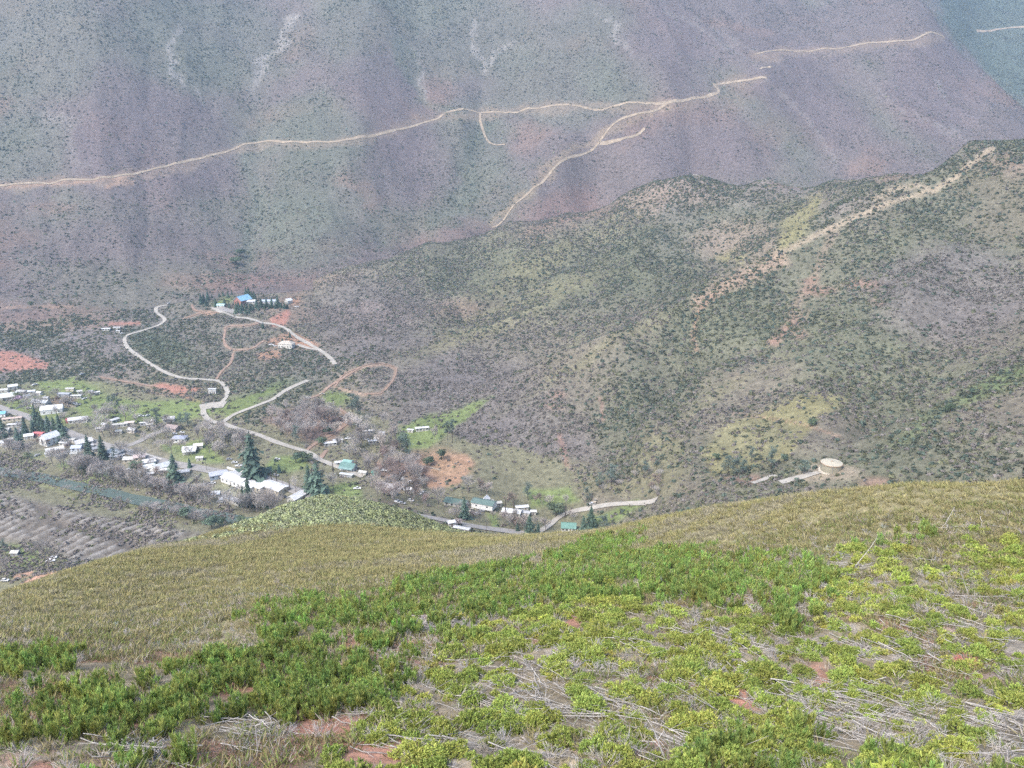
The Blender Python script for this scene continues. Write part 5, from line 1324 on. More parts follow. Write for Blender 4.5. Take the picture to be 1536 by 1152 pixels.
for px_, py_, h, k, wd, lab in [(611, 694, 42, 0, 1.1, "right pine above the orange slope with two trunks"), (604, 688, 38, 1, 1.0, "left pine above the orange slope"), (678, 664, 34, 2, 1.0, "tall pine on the slope right of the green field"), (671, 660, 28, 2, .9, "shorter pine on the slope left of its tall neighbour"), (531, 628, 36, 2, 1.2, "left pine at the upper corner of the red-floored wood"), (537, 633, 38, 1, .8, "right pine at the upper corner of the red-floored wood"), (445, 668, 30, 1, .9, "leaning grey-green pine in the red-floored wood"),
                                (173, 614, 22, 1, 1.3, "grey-green pine on the meadow behind the village"), (165, 612, 18, 1, 1.2, "smaller grey-green pine left of the meadow pine"), (236, 642, 30, 1, 1.1, "grey-green pine left of the small white roofed house"), (272, 642, 22, 0, 1.2, "darker pine right of the small white roofed house"), (283, 643, 24, 1, 1.3, "pale grey-green pine nearest the bare wood"), (1127, 694, 24, 1, 1.0, "pale slender pine on the dry meadow"), (1156, 704, 34, 1, 1.0, "pale pine left of the water tank clearing"), (1092, 713, 28, 1, 1.5, "left tree of the dense grey-green clump on the meadow"), (1104, 714, 28, 1, 1.4, "middle tree of the dense grey-green clump on the meadow"), (1114, 713, 24, 0, 1.3, "right tree of the dense grey-green clump on the meadow"),
                                (967, 718, 26, 2, 1.2, "dark trunked pine on the gully slope"), (985, 709, 24, 2, 1.0, "second dark trunked pine higher on the gully slope"), (899, 732, 24, 1, 1.0, "pale pine at the bottom of the gully"), (917, 728, 32, 1, 1.1, "taller pale pine at the bottom of the gully"), (880, 752, 22, 1, 1.1, "grey pine above the gravel road"), (792, 750, 26, 1, 1.2, "grey-green pine on the slope behind the white two-part house"), (1206, 712, 22, 1, 1.5, "low pine touching the water tank pad"), (172, 692, 22, 1, .9, "thin pine right of the three street firs"), (8, 832, 24, 1, .9, "grey-green pine in the lower left meadow"), (905, 796, 24, 1, 1.6, "wide grey pine right of the teal roofed house")]:
    plant("grey_pine", PINE[k], px_, py_, h, lab, "pine tree", "grey pines on the valley sides", wd)
for px_, py_, h, k, wd, lab in [(834, 775, 20, 0, 1.3, "wide dark green oak by the gravel road"), (641, 700, 14, 0, 1.1, "dark round oak at the left of the orange slope"), (648, 696, 12, 1, 1.0, "smaller dark oak beside the round one on the orange slope"), (662, 690, 16, 0, .9, "upright dark oak at the top of the orange slope"), (279, 778, 18, 1, 1.3, "teal evergreen on the river bank"), (318, 793, 20, 1, 1.4, "broad teal evergreen at the foot of the near slope"), (330, 790, 14, 0, 1.3, "low dark evergreen right of the broad teal one"), (362, 786, 12, 0, 1.4, "low teal evergreen by the slope edge"), (404, 768, 12, 0, 1.2, "dark evergreen between slope edge and white barn"),
                                (444, 694, 15, 1, 1.2, "left bushy evergreen at the back of the large lawn"), (454, 692, 14, 0, 1.2, "middle bushy evergreen at the back of the large lawn"), (463, 693, 13, 0, 1.1, "right bushy evergreen at the back of the large lawn"), (343, 662, 12, 0, 1.2, "dark evergreen in the bare wood by the lane"), (538, 642, 12, 1, 1.2, "evergreen bush below the right wood-corner pine"), (205, 706, 14, 0, 1.5, "dark evergreen shrub below the teal cottage"), (126, 706, 10, 1, 1.6, "bright evergreen shrub by the bright green lawn"), (257, 716, 12, 2, 1.2, "olive tree below the solitary broad fir"), (28, 598, 9, 2, 1.3, "pale dead-looking tree behind the lilac bush"), (42, 688, 8, 2, 1.3, "rounded grey tree at the river yard"), (482, 668, 12, 0, 1.4, "dark evergreen beside the dirt lane fork"), (494, 652, 12, 1, 1.4, "evergreen along the dirt lane"),
                                (1425, 617, 12, 0, 1.2, "dark tree on the green spur at the right"), (1419, 619, 9, 0, 1.2, "smaller dark tree beside it on the right spur"), (1458, 592, 10, 1, 1.0, "upper tree on the green right spur"), (1075, 690, 10, 0, 1.2, "dark oak alone on the dry meadow"), (1176, 692, 10, 1, 1.3, "teal oak on the dry meadow above the tank road"), (48, 462, 10, 0, .9, "lone dark tree on the mountain foot at the left"), (354, 398, 12, 0, 1.4, "dark tree in the gully above the terrace"), (360, 385, 11, 0, 1.4, "upper dark tree in the gully above the terrace"), (1216, 640, 10, 0, 1.3, "dark oak at the top of the dry meadow"), (1222, 636, 8, 0, 1.2, "twin oak at the top of the dry meadow")]:
    plant("evergreen_tree", ROUND[k], px_, py_, h, lab, "evergreen tree", "round evergreens of the valley", wd)
# lone bare trees with a place of their own
for px_, py_, h, k, lab in [(73, 854, 50, 3, "great leafless tree over the white pickup in the lower meadow"), (5, 868, 34, 0, "leafless tree at the photo's left edge below the tailings"), (210, 692, 24, 3, "spreading bare tree over the dull pink roofed cottage"), (180, 682, 22, 3, "left pale-limbed pruned tree at the side street corner"), (190, 684, 24, 1, "right pale-limbed pruned tree at the side street corner"), (188, 632, 28, 1, "big leafless oak behind the cluttered yard"), (204, 628, 24, 3, "second leafless oak behind the cluttered yard"), (157, 655, 36, 1, "tall leafless oak at the village fork"), (443, 738, 26, 1, "vase-shaped bare tree on the street right of the long low house"), (403, 760, 30, 0, "bare tree before the long low house"), (360, 745, 18, 3, "low bare fruit tree by the garden beds"),
                            (657, 762, 32, 0, "leaning bare tree at the edge of the pale clearing"), (499, 735, 26, 0, "bare tree at the street below the two-tier green roof"), (258, 680, 26, 2, "thin bare tree on the lawn by the slate blue roof"), (238, 678, 20, 0, "bare tree at the left of the porch house lawn"), (703, 740, 30, 0, "arched bare tree above the dark green roofed house"), (730, 745, 26, 2, "bare trunk behind the white gabled garage"), (853, 778, 16, 2, "thin bare tree right of the wide dark oak"), (594, 665, 28, 2, "straight bare tree left in the green field corner"), (586, 664, 26, 2, "bare tree beside the straight one in the field corner"), (652, 660, 24, 5, "thin bare tree in the middle of the green hillside field"), (216, 774, 16, 4, "pale cream bare tree standing on the river flat")]:
    plant("bare_tree", BARE[k], px_, py_, h, lab, "bare tree", "leafless trees with a yard of their own")
for px_, py_, h, lab in [(758, 774, 26, "left burnt dead trunk before the white two-part house"), (771, 778, 34, "right taller burnt dead trunk before the white two-part house"), (435, 736, 18, "dead trunk between the long low house and the street"), (500, 712, 22, "dark trunk left of the two-tier green roof"), (415, 722, 16, "left dead trunk behind the long low white roof"), (407, 721, 14, "short dead trunk behind the long low white roof"), (848, 776, 18, "dark dead trunk beside the wide dark oak")]:
    p = hit(px_, py_); H = h * mpp(p) / .93
    o = empty("dead_tree", tuple(p), random.random() * 6, lab, "dead tree", "standing dead trunks")
    m = MB(); m.tube((0, 0, -.6), (.1, .05, H), .42, .2, 7); m.build("trunk", m_darkbark, o)
    m = MB()
    for k in range(7):
        z = H * (.4 + .08 * k); t = k * 2.3; m.tube((0, 0, z), (math.cos(t) * 1.1, math.sin(t) * 1.1, z + .35), .09, .03, 4)
    m.build("branch_stubs", m_darkbark, o)
# woods: the trees one can tell apart
BP = np.array(BLD)


def wood(poly, n, h0, h1, kinds, label, group, minsep=3.0):
    q = np.array(poly, float); got = []
    tries = 0
    while len(got) < n and tries < n * 60:
        tries += 1
        x = random.uniform(q[:, 0].min(), q[:, 0].max()); y = random.uniform(q[:, 1].min(), q[:, 1].max())
        if poly_sd(np.array([x]), np.array([y]), poly)[0] < 0:
            continue
        if any(math.hypot(x - a, (y - b_) * 1.8) < minsep for a, b_ in got):
            continue
        if min(float(line_d(np.array([x]), np.array([y]), q_)[0]) for q_ in ROADS) < 4:
            continue
        p = hit(x, y)
        if (np.hypot(BP[:, 0] - p[0], BP[:, 1] - p[1]) < BP[:, 2] + 2.5).any():
            continue
        got.append((x, y))
        plant("bare_tree", BARE[random.choice(kinds)], x, y, random.uniform(h0, h1), label, "bare tree", group, .8 + .5 * random.random())


wood([(0, 682), (60, 692), (110, 712), (200, 735), (330, 765), (415, 778), (410, 765), (330, 762), (250, 740), (170, 722), (100, 702), (40, 686), (0, 672)], 72, 22, 36, [0, 2, 5, 1], "leafless grey tree in the belt along the village bank of the river", "bare trees on the village bank of the river")
wood([(0, 718), (90, 738), (200, 764), (300, 788), (315, 778), (240, 768), (140, 749), (0, 712)], 26, 12, 20, [0, 1, 3], "small leafless tree between the river and the gravel tailings", "bare trees between river and tailings")
wood([(300, 645), (330, 650), (370, 665), (370, 700), (350, 702), (330, 690), (296, 672)], 28, 20, 28, [0, 1, 2, 5], "leafless grey tree in the wood behind the street wall", "bare wood behind the street wall")
wood([(395, 632), (430, 618), (500, 618), (518, 632), (508, 650), (460, 670), (430, 658)], 36, 20, 30, [0, 1, 4, 2], "leafless tree standing on the red-brown floor of the lane-ringed wood", "bare trees of the red-floored wood")
wood([(490, 655), (520, 640), (590, 640), (600, 662), (560, 690), (510, 690)], 30, 18, 28, [0, 2, 5, 1], "leafless grey tree in the wood hiding the white trailers", "bare wood hiding the white trailers")
wood([(545, 700), (620, 690), (640, 730), (640, 768), (600, 762), (560, 745)], 40, 20, 34, [0, 4, 2, 5], "leafless reddish-grey tree between knoll and orange slope", "bare trees between knoll and orange slope", 2.5)
wood([(650, 770), (700, 772), (820, 790), (820, 800), (760, 795), (690, 785)], 18, 14, 24, [0, 2, 4], "leafless tree along the road below the dark green roof", "bare trees along the lower road")
wood([(10, 605), (60, 590), (130, 600), (200, 615), (290, 650), (300, 690), (200, 665), (100, 640), (20, 640)], 42, 13, 22, [1, 3, 0], "leafless tree in the gardens of the upper village", "bare trees in the village gardens", 4)
wood([(0, 640), (60, 650), (150, 680), (260, 705), (330, 740), (300, 760), (200, 730), (100, 695), (0, 672)], 40, 11, 19, [1, 3, 0, 4], "leafless tree between the houses below the main street", "bare trees between the houses below the main street", 4)
wood([(710, 735), (760, 742), (880, 765), (860, 782), (760, 765)], 9, 14, 24, [0, 4], "leafless tree on the slope foot behind the lower road houses", "bare trees at the slope foot", 6)
wood([(890, 735), (980, 700), (1010, 730), (1000, 748), (920, 750)], 10, 10, 18, [4, 0], "leafless reddish tree above the gravel road", "bare trees above the gravel road", 6)
wood([(75, 600), (112, 600), (110, 611), (76, 611)], 10, 7, 11, [4, 3], "low reddish bare tree in the fenced thicket", "bare trees of the fenced thicket", 2)
lb = round_tree(31, 8, 4.0, np.array([0.36, 0.27, 0.34]), 700)
plant("flowering_tree", lb, 28, 605, 11, "lilac-pink flowering tree beside the porch of the white house", "flowering tree", None, 1.2)
rs = round_tree(33, 8, 4.0, np.array([0.40, 0.12, 0.10]), 500)
plant("red_shrub", rs, 274, 732, 7, "bright red shrub by the yellow-green riverside yard", "shrub", None, 1.3)
plant("flowering_tree", round_tree(34, 8, 4.0, np.array([0.42, 0.36, 0.35]), 600), 688, 788, 10, "pale pink blossoming tree beside the small roadside cabin", "flowering tree", None, 1.2)

# ------------------------------------------------------------------ the near hillside: shrubs, dry brush, fallen branches
m_near = attr_mat("near_leaves", 0.85, 0.15, trans=0.42, vary=(0.018, 0.22))
m_nearm = attr_mat("near_rosettes", 0.75, 0.2, trans=0.15, vary=(0.018, 0.22))
m_nearb = attr_mat("near_brush", 0.85, 0.12, trans=0.2)
m_dead = attr_mat("weathered_wood", 0.9, 0.15, vary=(0.01, 0.2))


def blades(base, tip, wid, cols, tipc=None, seed=0):
    """thin upright blades: one triangle each, wide at a third of its length"""
    g = np.random.default_rng(seed); n = len(base)
    d = tip - base; a = np.cross(d, g.normal(size=(n, 3))); a /= np.maximum(np.linalg.norm(a, axis=1, keepdims=True), 1e-6)
    mid = base + d * .35
    V = np.stack([base, mid + a * wid[:, None], tip, mid - a * wid[:, None]], 1).reshape(-1, 3)
    k = np.arange(n)[:, None] * 4
    Fc = np.concatenate([k + np.array([[0, 1, 2]]), k + np.array([[0, 2, 3]])])
    tc = cols if tipc is None else tipc
    Cc = np.stack([cols * .8, cols, tc, cols], 1).reshape(-1, 3)
    return V, Fc, Cc


def feathery(seed, n, wid=1.0, lod=False):
    """soft upright shrub of many plume-like shoots, about 1 m tall"""
    g = np.random.default_rng(seed)
    V = []; Fs = []; Cs = []; off = 0
    ns = 16 if not lod else 9
    for s in range(ns):
        t = g.random() * 6.28; r = g.random() ** .6 * .42
        root = np.array([math.cos(t) * r, math.sin(t) * r, 0]); h = (0.62 + .5 * g.random()) * (1 - .35 * r)
        lean = np.array([math.cos(t) * r * .5 + g.normal() * .08, math.sin(t) * r * .5 + g.normal() * .08, 1]); lean /= np.linalg.norm(lean)
        m = n // ns
        f = g.random(m) ** .8 * .95
        b_ = root + lean * h * f[:, None]
        ang = g.random(m) * 6.28
        out = np.stack([np.cos(ang), np.sin(ang), 1.7 + 1.0 * g.random(m)], 1); out /= np.linalg.norm(out, axis=1, keepdims=True)
        L = (0.24 + .2 * g.random(m)) * (1.15 - .5 * f)
        c = np.array([0.235, 0.36, 0.115]) * (0.7 + .6 * g.random((m, 1))) * (0.85 + .3 * g.random()) * np.array([1 + .4 * g.random(), 1, 1])
        v, fc, cc = blades(b_, b_ + out * L[:, None], np.full(m, 0.022 * wid), c, c * np.array([1.35, 1.3, 1.1]), seed * 31 + s)
        V.append(v); Fs.append(fc + off); Cs.append(cc); off += len(v)
    return np.concatenate(V), np.concatenate(Fs), np.concatenate(Cs)


def mound(seed, n, leaf=0.05):
    """low rounded shrub of small stiff leaves in tight rosettes, radius about 0.8"""
    g = np.random.default_rng(seed)
    k = n // 9
    d = g.normal(size=(k, 3)); d[:, 2] = np.abs(d[:, 2]); d /= np.linalg.norm(d, axis=1, keepdims=True)
    lump = 0.72 + .22 * np.sin(4 * d[:, 0] + seed) * np.sin(3.5 * d[:, 1] + 2 * seed) + .16 * g.random(k)
    c = d * lump[:, None] * np.array([.85, .85, .62]) * (g.random((k, 1)) ** .22)
    cen = np.repeat(c, 9, 0); m = len(cen)
    out = np.repeat(d, 9, 0) * .7 + g.normal(size=(m, 3)) * .75 + np.array([0, 0, .5]); out /= np.linalg.norm(out, axis=1, keepdims=True)
    cen = cen + g.normal(size=(m, 3)) * .035
    base = np.array([0.27, 0.34, 0.08]); yel = np.array([0.34, 0.375, 0.095])
    mixk = np.repeat(g.random(k) < .45, 9)[:, None]
    cl = np.where(mixk, yel, base) * (0.65 + .6 * g.random((m, 1)))
    return blades(cen, cen + out * leaf * 2.2 * (0.7 + .6 * g.random((m, 1))), np.full(m, leaf * .55), cl, cl * 1.15, seed)


def twiggy(seed, n, col=(0.42, 0.39, 0.37), thick=0.012):
    """grey leafless shrub: a fan of thin forked stems"""
    g = np.random.default_rng(seed); m = MB()
    for k in range(n):
        t = g.random() * 6.28; e = .5 + 1.3 * g.random()
        d = np.array([math.cos(t) * e, math.sin(t) * e, .35 + .8 * g.random()]); d /= np.linalg.norm(d)
        L = .45 + .4 * g.random(); p = np.array([math.cos(t), math.sin(t), 0]) * .08; q = p + d * L
        m.tube(p, q, thick, thick * .6, 3)
        for j in range(3):
            e2 = d + g.normal(size=3) * .5; e2 /= np.linalg.norm(e2); s = p + d * L * (.4 + .5 * g.random())
            m.tube(s, s + e2 * .3, thick * .6, thick * .3, 3)
    V = np.array(m.v); F_ = []
    for f in m.f:
        F_ += [(f[0], f[i], f[i + 1]) for i in range(1, len(f) - 1)]
    return V, np.array(F_), np.array(col) * (0.75 + .5 * g.random((len(V), 1)))


def branch(seed, L):
    """a fallen burnt-out stem with a few side twigs, lying along x"""
    g = np.random.default_rng(seed); m = MB(); p = np.array([-L / 2, 0, .06]); n = 6
    side = []
    for k in range(n):
        q = p + np.array([L / n, g.normal() * .05 * L / 3, g.normal() * .025])
        r = 0.027 * (1 - .75 * k / n); m.tube(p, q, r, r * .85, 5); side.append((q, r)); p = q
    for q, r in side[1:]:
        if g.random() < .75:
            d = np.array([.6 + .4 * g.random(), g.choice([-1, 1]) * (.4 + .5 * g.random()), .1 + .35 * g.random()]); l = (.25 + .5 * g.random()) * L / 3
            m.tube(q, q + d * l, r * .5, .006, 3); m.tube(q + d * l * .5, q + d * l * .5 + np.array([.4, g.normal() * .3, .2]) * l * .7, r * .3, .004, 3)
    V = np.array(m.v); F_ = []
    for f in m.f:
        F_ += [(f[0], f[i], f[i + 1]) for i in range(1, len(f) - 1)]
    return V, np.array(F_), np.array([0.40, 0.38, 0.355]) * (0.8 + .35 * g.random((len(V), 1)))


NEARV = VIS & NEAR
A_POLYS = [[(85, 1065), (120, 1020), (330, 985), (480, 958), (560, 965), (640, 945), (720, 940), (700, 985), (610, 992), (565, 1010), (590, 1045), (520, 1085), (430, 1075), (330, 1088), (300, 1112), (190, 1142), (110, 1145)], [(330, 945), (420, 915), (520, 900), (700, 862), (850, 840), (1000, 828), (1200, 832), (1235, 865), (1000, 885), (900, 895), (800, 908), (700, 935), (560, 942), (470, 950)],
           [(-10, 985), (60, 975), (130, 985), (100, 1012), (-10, 1035)], [(1265, 818), (1330, 800), (1395, 793), (1425, 808), (1340, 835), (1270, 838)], [(1000, 832), (1225, 840), (1270, 900), (1210, 950), (1060, 925), (970, 895)], [(830, 832), (900, 806), (965, 796), (960, 812), (850, 842)], [(-10, 1045), (80, 1040), (90, 1130), (-10, 1130)], [(60, 1140), (190, 1130), (300, 1115), (310, 1160), (60, 1160)], [(1500, 1150), (1300, 1130), (1100, 1100), (1010, 1130), (1000, 1170), (1500, 1170)]]
wa = np.zeros((NA, ND)); 
for q in A_POLYS:
    sd, ix = pol(q)
    wa.reshape(-1)[ix] = np.maximum(wa.reshape(-1)[ix], sstep(-8, 8, sd))
wa[~NEARV] = 0
bare_p = np.zeros((NA, ND))
for e in [(1105, 1040, 44, 26, 25), (830, 950, 22, 22), (530, 1085, 60, 16), (20, 1150, 40, 20), (1280, 1020, 44, 14, 30), (600, 1135, 50, 20), (1500, 1010, 20, 8), (850, 1045, 60, 24, 8), (830, 1000, 50, 14, 25), (1230, 1090, 90, 20, 35), (990, 1110, 40, 24, 40), (700, 1075, 60, 12), (960, 950, 20, 8)]:
    sd, ix = ell(*e); b1 = bare_p.reshape(-1); b1[ix] = np.maximum(b1[ix], sstep(-3, 6, sd))
wb = np.zeros((NA, ND)); sd, ix = pol([(560, 1075), (600, 1010), (720, 930), (900, 890), (1060, 930), (1250, 870), (1300, 830), (1450, 800), (1560, 790), (1560, 1170), (420, 1170), (540, 1120)])
wb.reshape(-1)[ix] = sstep(-15, 15, sd)
wb[~NEARV] = 0
wb = wb * (1 - wa * .75) * (1 - bare_p) * (0.10 + 1.0 * sstep(0.46, 0.62, fbm(XX + 31, YY + 7, 7, 4))) * np.where(PX > 1150, .6, 1) * np.where(PY < 870, .7, 1)
wa *= (0.40 + .75 * sstep(0.38, 0.54, fbm(XX + 3, YY, 6, 4))) * (1 - bare_p) * np.where(PY > 1090, .55, 1) * np.where((PX < 90) & (PY > 1040), .4, 1)


def thin(pos, sep):
    """drop plants closer than sep to an earlier one"""
    grid = {}; keep = []
    for n_, p in enumerate(pos):
        c = (int(p[0] // sep), int(p[1] // sep)); ok = True
        for dx in (-1, 0, 1):
            for dy in (-1, 0, 1):
                for o in grid.get((c[0] + dx, c[1] + dy), ()):
                    if (o[0] - p[0]) ** 2 + (o[1] - p[1]) ** 2 < sep * sep:
                        ok = False; break
        if ok:
            grid.setdefault(c, []).append(p); keep.append(n_)
    return np.array(keep, int)


def spread(name, kits, lod, wgt, n, sep, s0, s1, label, cat, group, stuff_name, part, cap=300, material=None):
    pos, i, j = sample_cells(wgt, n)
    k = thin(pos, sep); pos = pos[k]
    sc = s0 + (s1 - s0) * rng.random(len(pos)) ** 1.3
    dep = pos[:, 1] * math.cos(PITCH) - (pos[:, 2] - CAMZ) * math.sin(PITCH)
    px_, py_ = to_pix(pos[:, 0], pos[:, 1], pos[:, 2])
    inside = (px_ > -20) & (px_ < PW + 20) & (py_ < PH + 15)
    order = np.argsort(-sc / dep * inside)
    rot = rng.random(len(pos)) * 6.28
    meshes = [mesh_np(name, v, f, material, c) for v, f, c in kits]
    for q in order[:cap]:
        o = link(name, meshes[int(rng.integers(len(meshes)))])
        o.location = pos[q] + np.array([0, 0, -.04]); o.rotation_euler = (rng.normal() * .06, rng.normal() * .06, rot[q])
        o.scale = (sc[q] * (.9 + .3 * rng.random()), sc[q] * (.9 + .3 * rng.random()), sc[q] * (.85 + .3 * rng.random()))
        o["label"] = label; o["category"] = cat; o["group"] = group
    rest = order[cap:]
    if len(rest):
        tint = (0.8 + .45 * rng.random((len(rest), 1))) * (1 + rng.normal(0, .06, (len(rest), 3)))
        realise(stuff_name, lod, pos[rest] + np.array([0, 0, -.04]), sc[rest], rot[rest], tint, material, .85 + .3 * rng.random(len(rest)), kind="stuff", label=label)
    print(name, len(pos))


spread("feathery_shrub", [feathery(s, 800) for s in range(5)], [feathery(s + 40, 200, 1.7, True) for s in range(4)], wa, 15000, 0.56, 0.45, 1.2, "feathery upright bright green shrub in the dense band on the near slope", "shrub", "feathery green shrubs on the near slope", "feathery_undergrowth", "shoots", 300, m_near)
spread("leafy_shrub", [mound(s, 2600) for s in range(5)], [mound(s + 40, 560, .1) for s in range(4)], wb, 4200, 0.75, 0.4, 1.15, "low rounded yellow-green shrub among fallen branches on the near slope", "shrub", "rounded leafy shrubs on the near slope", "leafy_undergrowth", "leaves", 300, m_nearm)
wd = NEARV * np.where(PY > 770, 1.0, 0) * sstep(95, 70, DD) * (0.25 + sstep(.45, .62, fbm(XX - 77, YY + 31, 9, 3))) * (1 - .8 * wa.clip(0, 1)) * np.where(PX > 560, 1.0, .35) * np.where(DD < 95, 1, 0) * (1 - .6 * bare_p)
spread("dead_shrub", [twiggy(s, 30) for s in range(4)], [twiggy(s + 9, 14, thick=.02) for s in range(3)], wd, 2300, 0.7, 0.35, 0.85, "grey leafless twiggy shrub on the near slope", "dead shrub", "dead grey shrubs on the near slope", "dead_twigs", "twigs", 260, m_dead)
# fallen branches lie mostly down the slope, in loose heaps
heaps = [(840, 1050, 60), (820, 1000, 45), (890, 1070, 40), (1000, 1110, 40), (980, 1040, 40), (1230, 1080, 60), (1330, 1110, 60), (1200, 1040, 50), (1300, 1060, 50), (1120, 1000, 50), (1420, 1060, 60), (620, 985, 20), (750, 1040, 40), (660, 940, 18), (380, 1100, 25), (220, 1135, 25), (640, 1110, 40), (1500, 1100, 50), (1350, 980, 50), (1280, 850, 30), (1390, 960, 40), (1080, 950, 40), (1450, 870, 40), (1500, 950, 50), (920, 960, 40), (1420, 790, 30), (1130, 1130, 50), (540, 1060, 30)]
BR = [branch(s, 2.2 + .35 * s) for s in range(6)]
BRM = [mesh_np("fallen_branch", v, f, m_dead, c) for v, f, c in BR]
nb = 0
lodV = []
while nb < 1100:
    hx, hy, hr = heaps[int(rng.integers(len(heaps)))] if rng.random() < .8 else (rng.uniform(600, 1536), rng.uniform(860, 1150), 30)
    px_ = hx + rng.normal() * hr; py_ = hy + rng.normal() * hr * .45
    if py_ > 1160 or px_ < -10 or px_ > 1546 or py_ < 775:
        continue
    p = hit(px_, py_, 20)
    if p[1] > 140:
        continue
    right = px_ > 780
    th = rng.normal(-1.1 if right else -.55, .33) if rng.random() < .75 else rng.uniform(0, 6.28)
    e = 0.7
    dx, dy = math.cos(th) * e, math.sin(th) * e
    sl = math.atan2(float(ground(p[0] + dx, p[1] + dy)) - float(ground(p[0] - dx, p[1] - dy)), 2 * e)
    s = rng.uniform(.45, 1.25)
    k = int(rng.integers(6))
    loc = p + np.array([0, 0, rng.uniform(0.0, .22)])
    if nb < 300:
        o = link("fallen_branch", BRM[k]); o.location = loc; o.rotation_euler = (rng.random() * .6, -sl + rng.normal() * .06, th); o.scale = (s, s, s)
        o["label"] = "weathered pale grey branch lying in the loose heaps on the near slope"; o["category"] = "branch"; o["group"] = "fallen branches on the near slope"
    else:
        v, f, c = BR[k]
        cy, sy = math.cos(-sl), math.sin(-sl); x = v[:, 0] * cy + v[:, 2] * sy; z = -v[:, 0] * sy + v[:, 2] * cy
        ct, st_ = math.cos(th), math.sin(th)
        lodV.append((np.stack([x * ct - v[:, 1] * st_, x * st_ + v[:, 1] * ct, z], 1) * s + loc, f, c))
    nb += 1
off = 0; fs = []
for v, f, c in lodV:
    fs.append(f + off); off += len(v)
link("branch_litter", mesh_np("branch_litter", np.concatenate([q[0] for q in lodV]), np.concatenate(fs), m_dead, np.concatenate([q[2] for q in lodV])), kind="stuff", label="pale grey branch litter between the shrubs")
# one reddish shrub at the right, and upright dead sticks
v, f, c = twiggy(77, 70, (0.42, 0.17, 0.14), .014)
p = hit(1450, 1000, 20)
o = link("red_shrub", mesh_np("red_shrub", v, f, m_dead, c)); o.location = p; o.scale = (1.0, 1.0, .8); o["label"] = "reddish brown twiggy shrub at the right of the near slope"; o["category"] = "shrub"
for px_, py_, h, ln, lab in [(384, 1135, 1.6, .12, "bare upright stick rising from the red soil"), (1280, 852, 3.0, .5, "tall leaning grey stick before the green patch on the right"), (1455, 895, 2.2, -.5, "leaning grey stick among brush at the far right"), (1000, 1140, 1.8, -.4, "white broken stick at the bottom centre"), (1415, 790, 2.2, .3, "grey stick by the white dead brush near the crest"), (816, 1063, 1.4, .03, "short white upright stub in the central branch heap")]:
    p = hit(px_, py_, 20); m = MB(); q0 = np.array([0, 0, -.1]); n = 5
    for k in range(n):
        q1 = q0 + np.array([ln * h / n + rng.normal() * .02, rng.normal() * .03, h / n]); r = .035 * (1 - .6 * k / n); m.tube(q0, q1, r, r * .8, 5); q0 = q1
        if 0 < k:
            m.tube(q0, q0 + np.array([rng.normal() * .25, rng.normal() * .25, .25]), r * .5, .006, 3)
    me = m.mesh("dead_stick", cmat((0.5, 0.475, 0.45), .9)); o = link("dead_stick", me); o.location = p; o["label"] = lab; o["category"] = "stick"

# dry brush over the slope, greyer in streaks; lush brush on the knoll; grass between the shrubs
def tuft(seed, n, h, wid, cols, spreadr=.35):
    g = np.random.default_rng(seed)
    t = g.random(n) * 6.28; r = g.random(n) ** .6 * spreadr
    b_ = np.stack([np.cos(t) * r, np.sin(t) * r, np.zeros(n)], 1)
    out = np.stack([np.cos(t) * r * 1.3 + g.normal(size=n) * .12, np.sin(t) * r * 1.3 + g.normal(size=n) * .12, h * (.55 + .6 * g.random(n))], 1)
    c = np.array(cols) * (0.7 + .6 * g.random((n, 1)))
    return blades(b_, b_ + out, np.full(n, wid), c, c * 1.12, seed)


ONE = (1.0, 1.0, 1.0)
BT = [tuft(s, 22, .50, .048, ONE, .42) for s in range(6)]
GTf = [tuft(s + 30, 14, .32, .022, ONE, .26) for s in range(5)]
slope = NEARV & (DD > 50) & (KNOB < 2)
wc = np.where(slope, 1.0, 0) * (1 - np.clip(wa * 1.3, 0, 1)) * np.where(DD < 80, sstep(52, 80, DD), 1)
n = int(min(90000, area(wc) * 1.5))
pos, i, j = sample_cells(wc, n)
gs = g2[i, j]; k = rng.random(n)
streak = fbm(pos[:, 0] * .35 + pos[:, 1] * .2, pos[:, 1] - pos[:, 0] * .6, 22, 4)
lowleft = sstep(560, 300, PX[i, j]) * sstep(820, 900, PY[i, j])
greyp = np.clip(sstep(.47, .62, streak) * .75 + lowleft * .25, 0, .85)
tan_ = np.array([0.285, 0.257, 0.127]); grn_ = np.array([0.25, 0.248, 0.11]); gry_ = np.array([0.285, 0.262, 0.185])
cols = np.where((k < greyp)[:, None], gry_, np.where((rng.random(n) < .6)[:, None], tan_, grn_)) * (.8 + .4 * rng.random((n, 1)))
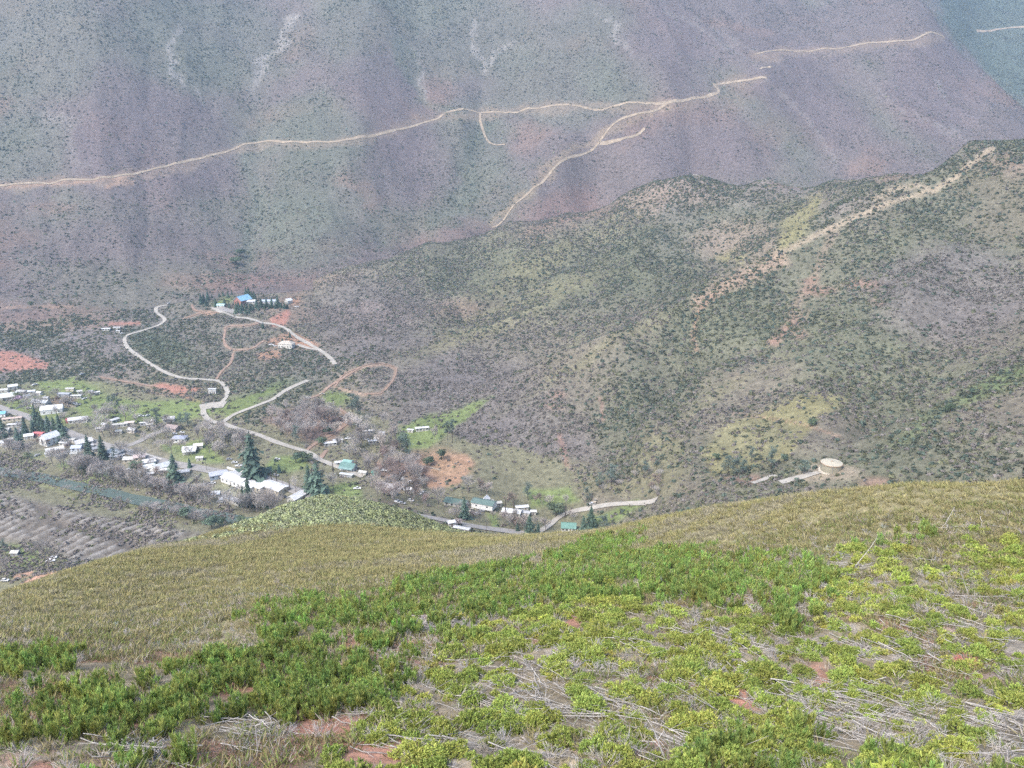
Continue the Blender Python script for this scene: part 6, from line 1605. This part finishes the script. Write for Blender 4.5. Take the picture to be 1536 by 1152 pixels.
realise("dry_brush", BT, pos + np.array([0, 0, -.03]), (.65 + .55 * rng.random(n)) * (.8 + .35 * sstep(80, 180, np.hypot(pos[:, 0], pos[:, 1]))), rng.random(n) * 6.28, cols, m_nearb, .8 + .5 * rng.random(n), kind="stuff", label="tan olive dry brush covering the near slope")
print("dry", n, area(wc))
wg = np.where(NEARV & (DD < 85), 1.0, 0) * (0.25 + sstep(.42, .6, g1)) * (1 - .9 * bare_p) * (1 - .5 * wa.clip(0, 1))
n = 24000
pos, i, j = sample_cells(wg, n)
k = rng.random((n, 1))
cols = np.where(k < .45, np.array([0.26, 0.23, 0.12]), np.where(k < .8, np.array([0.16, 0.205, 0.06]), np.array([0.32, 0.29, 0.25]))) * (.75 + .5 * rng.random((n, 1)))
realise("grass_tufts", GTf, pos + np.array([0, 0, -.02]), .6 + .7 * rng.random(n), rng.random(n) * 6.28, cols, m_nearb, None, kind="stuff", label="low mixed grass between the shrubs on the near slope")
wk = np.where(VIS & NEAR & (KNOB > -4) & (DD > 185), 1.0, 0)
KT = [tri_cards(60, 1.0, .55, .26, s + 70) for s in range(5)]
n = int(min(20000, area(wk) * .9)); pos, i, j = sample_cells(wk, n); k = rng.random((n, 1))
bright = sstep(620, 470, PX[i, j])[:, None]
cols = np.where(k < .5, np.array([0.29, 0.325, 0.165]), np.array([0.22, 0.24, 0.15])) * (.8 + .4 * rng.random((n, 1))) * (.85 + .25 * bright)
realise("knoll_brush", KT, pos, .45 + .85 * rng.random(n) ** 1.7, rng.random(n) * 6.28, cols, m_brush, .8 + .5 * rng.random(n), kind="stuff", label="bright green brush covering the knoll")
print("knoll", n)
v_ = scene.view_settings
v_.view_transform = "Standard"; v_.look = "None"; v_.gamma = 1; v_.exposure = EXPOSURE
scene.cycles.max_bounces = 6; scene.cycles.diffuse_bounces = 2; scene.cycles.volume_bounces = 1; scene.cycles.transmission_bounces = 2
scene.cycles.use_denoising = False
print("polys", sum(len(m.polygons) for m in bpy.data.meshes))
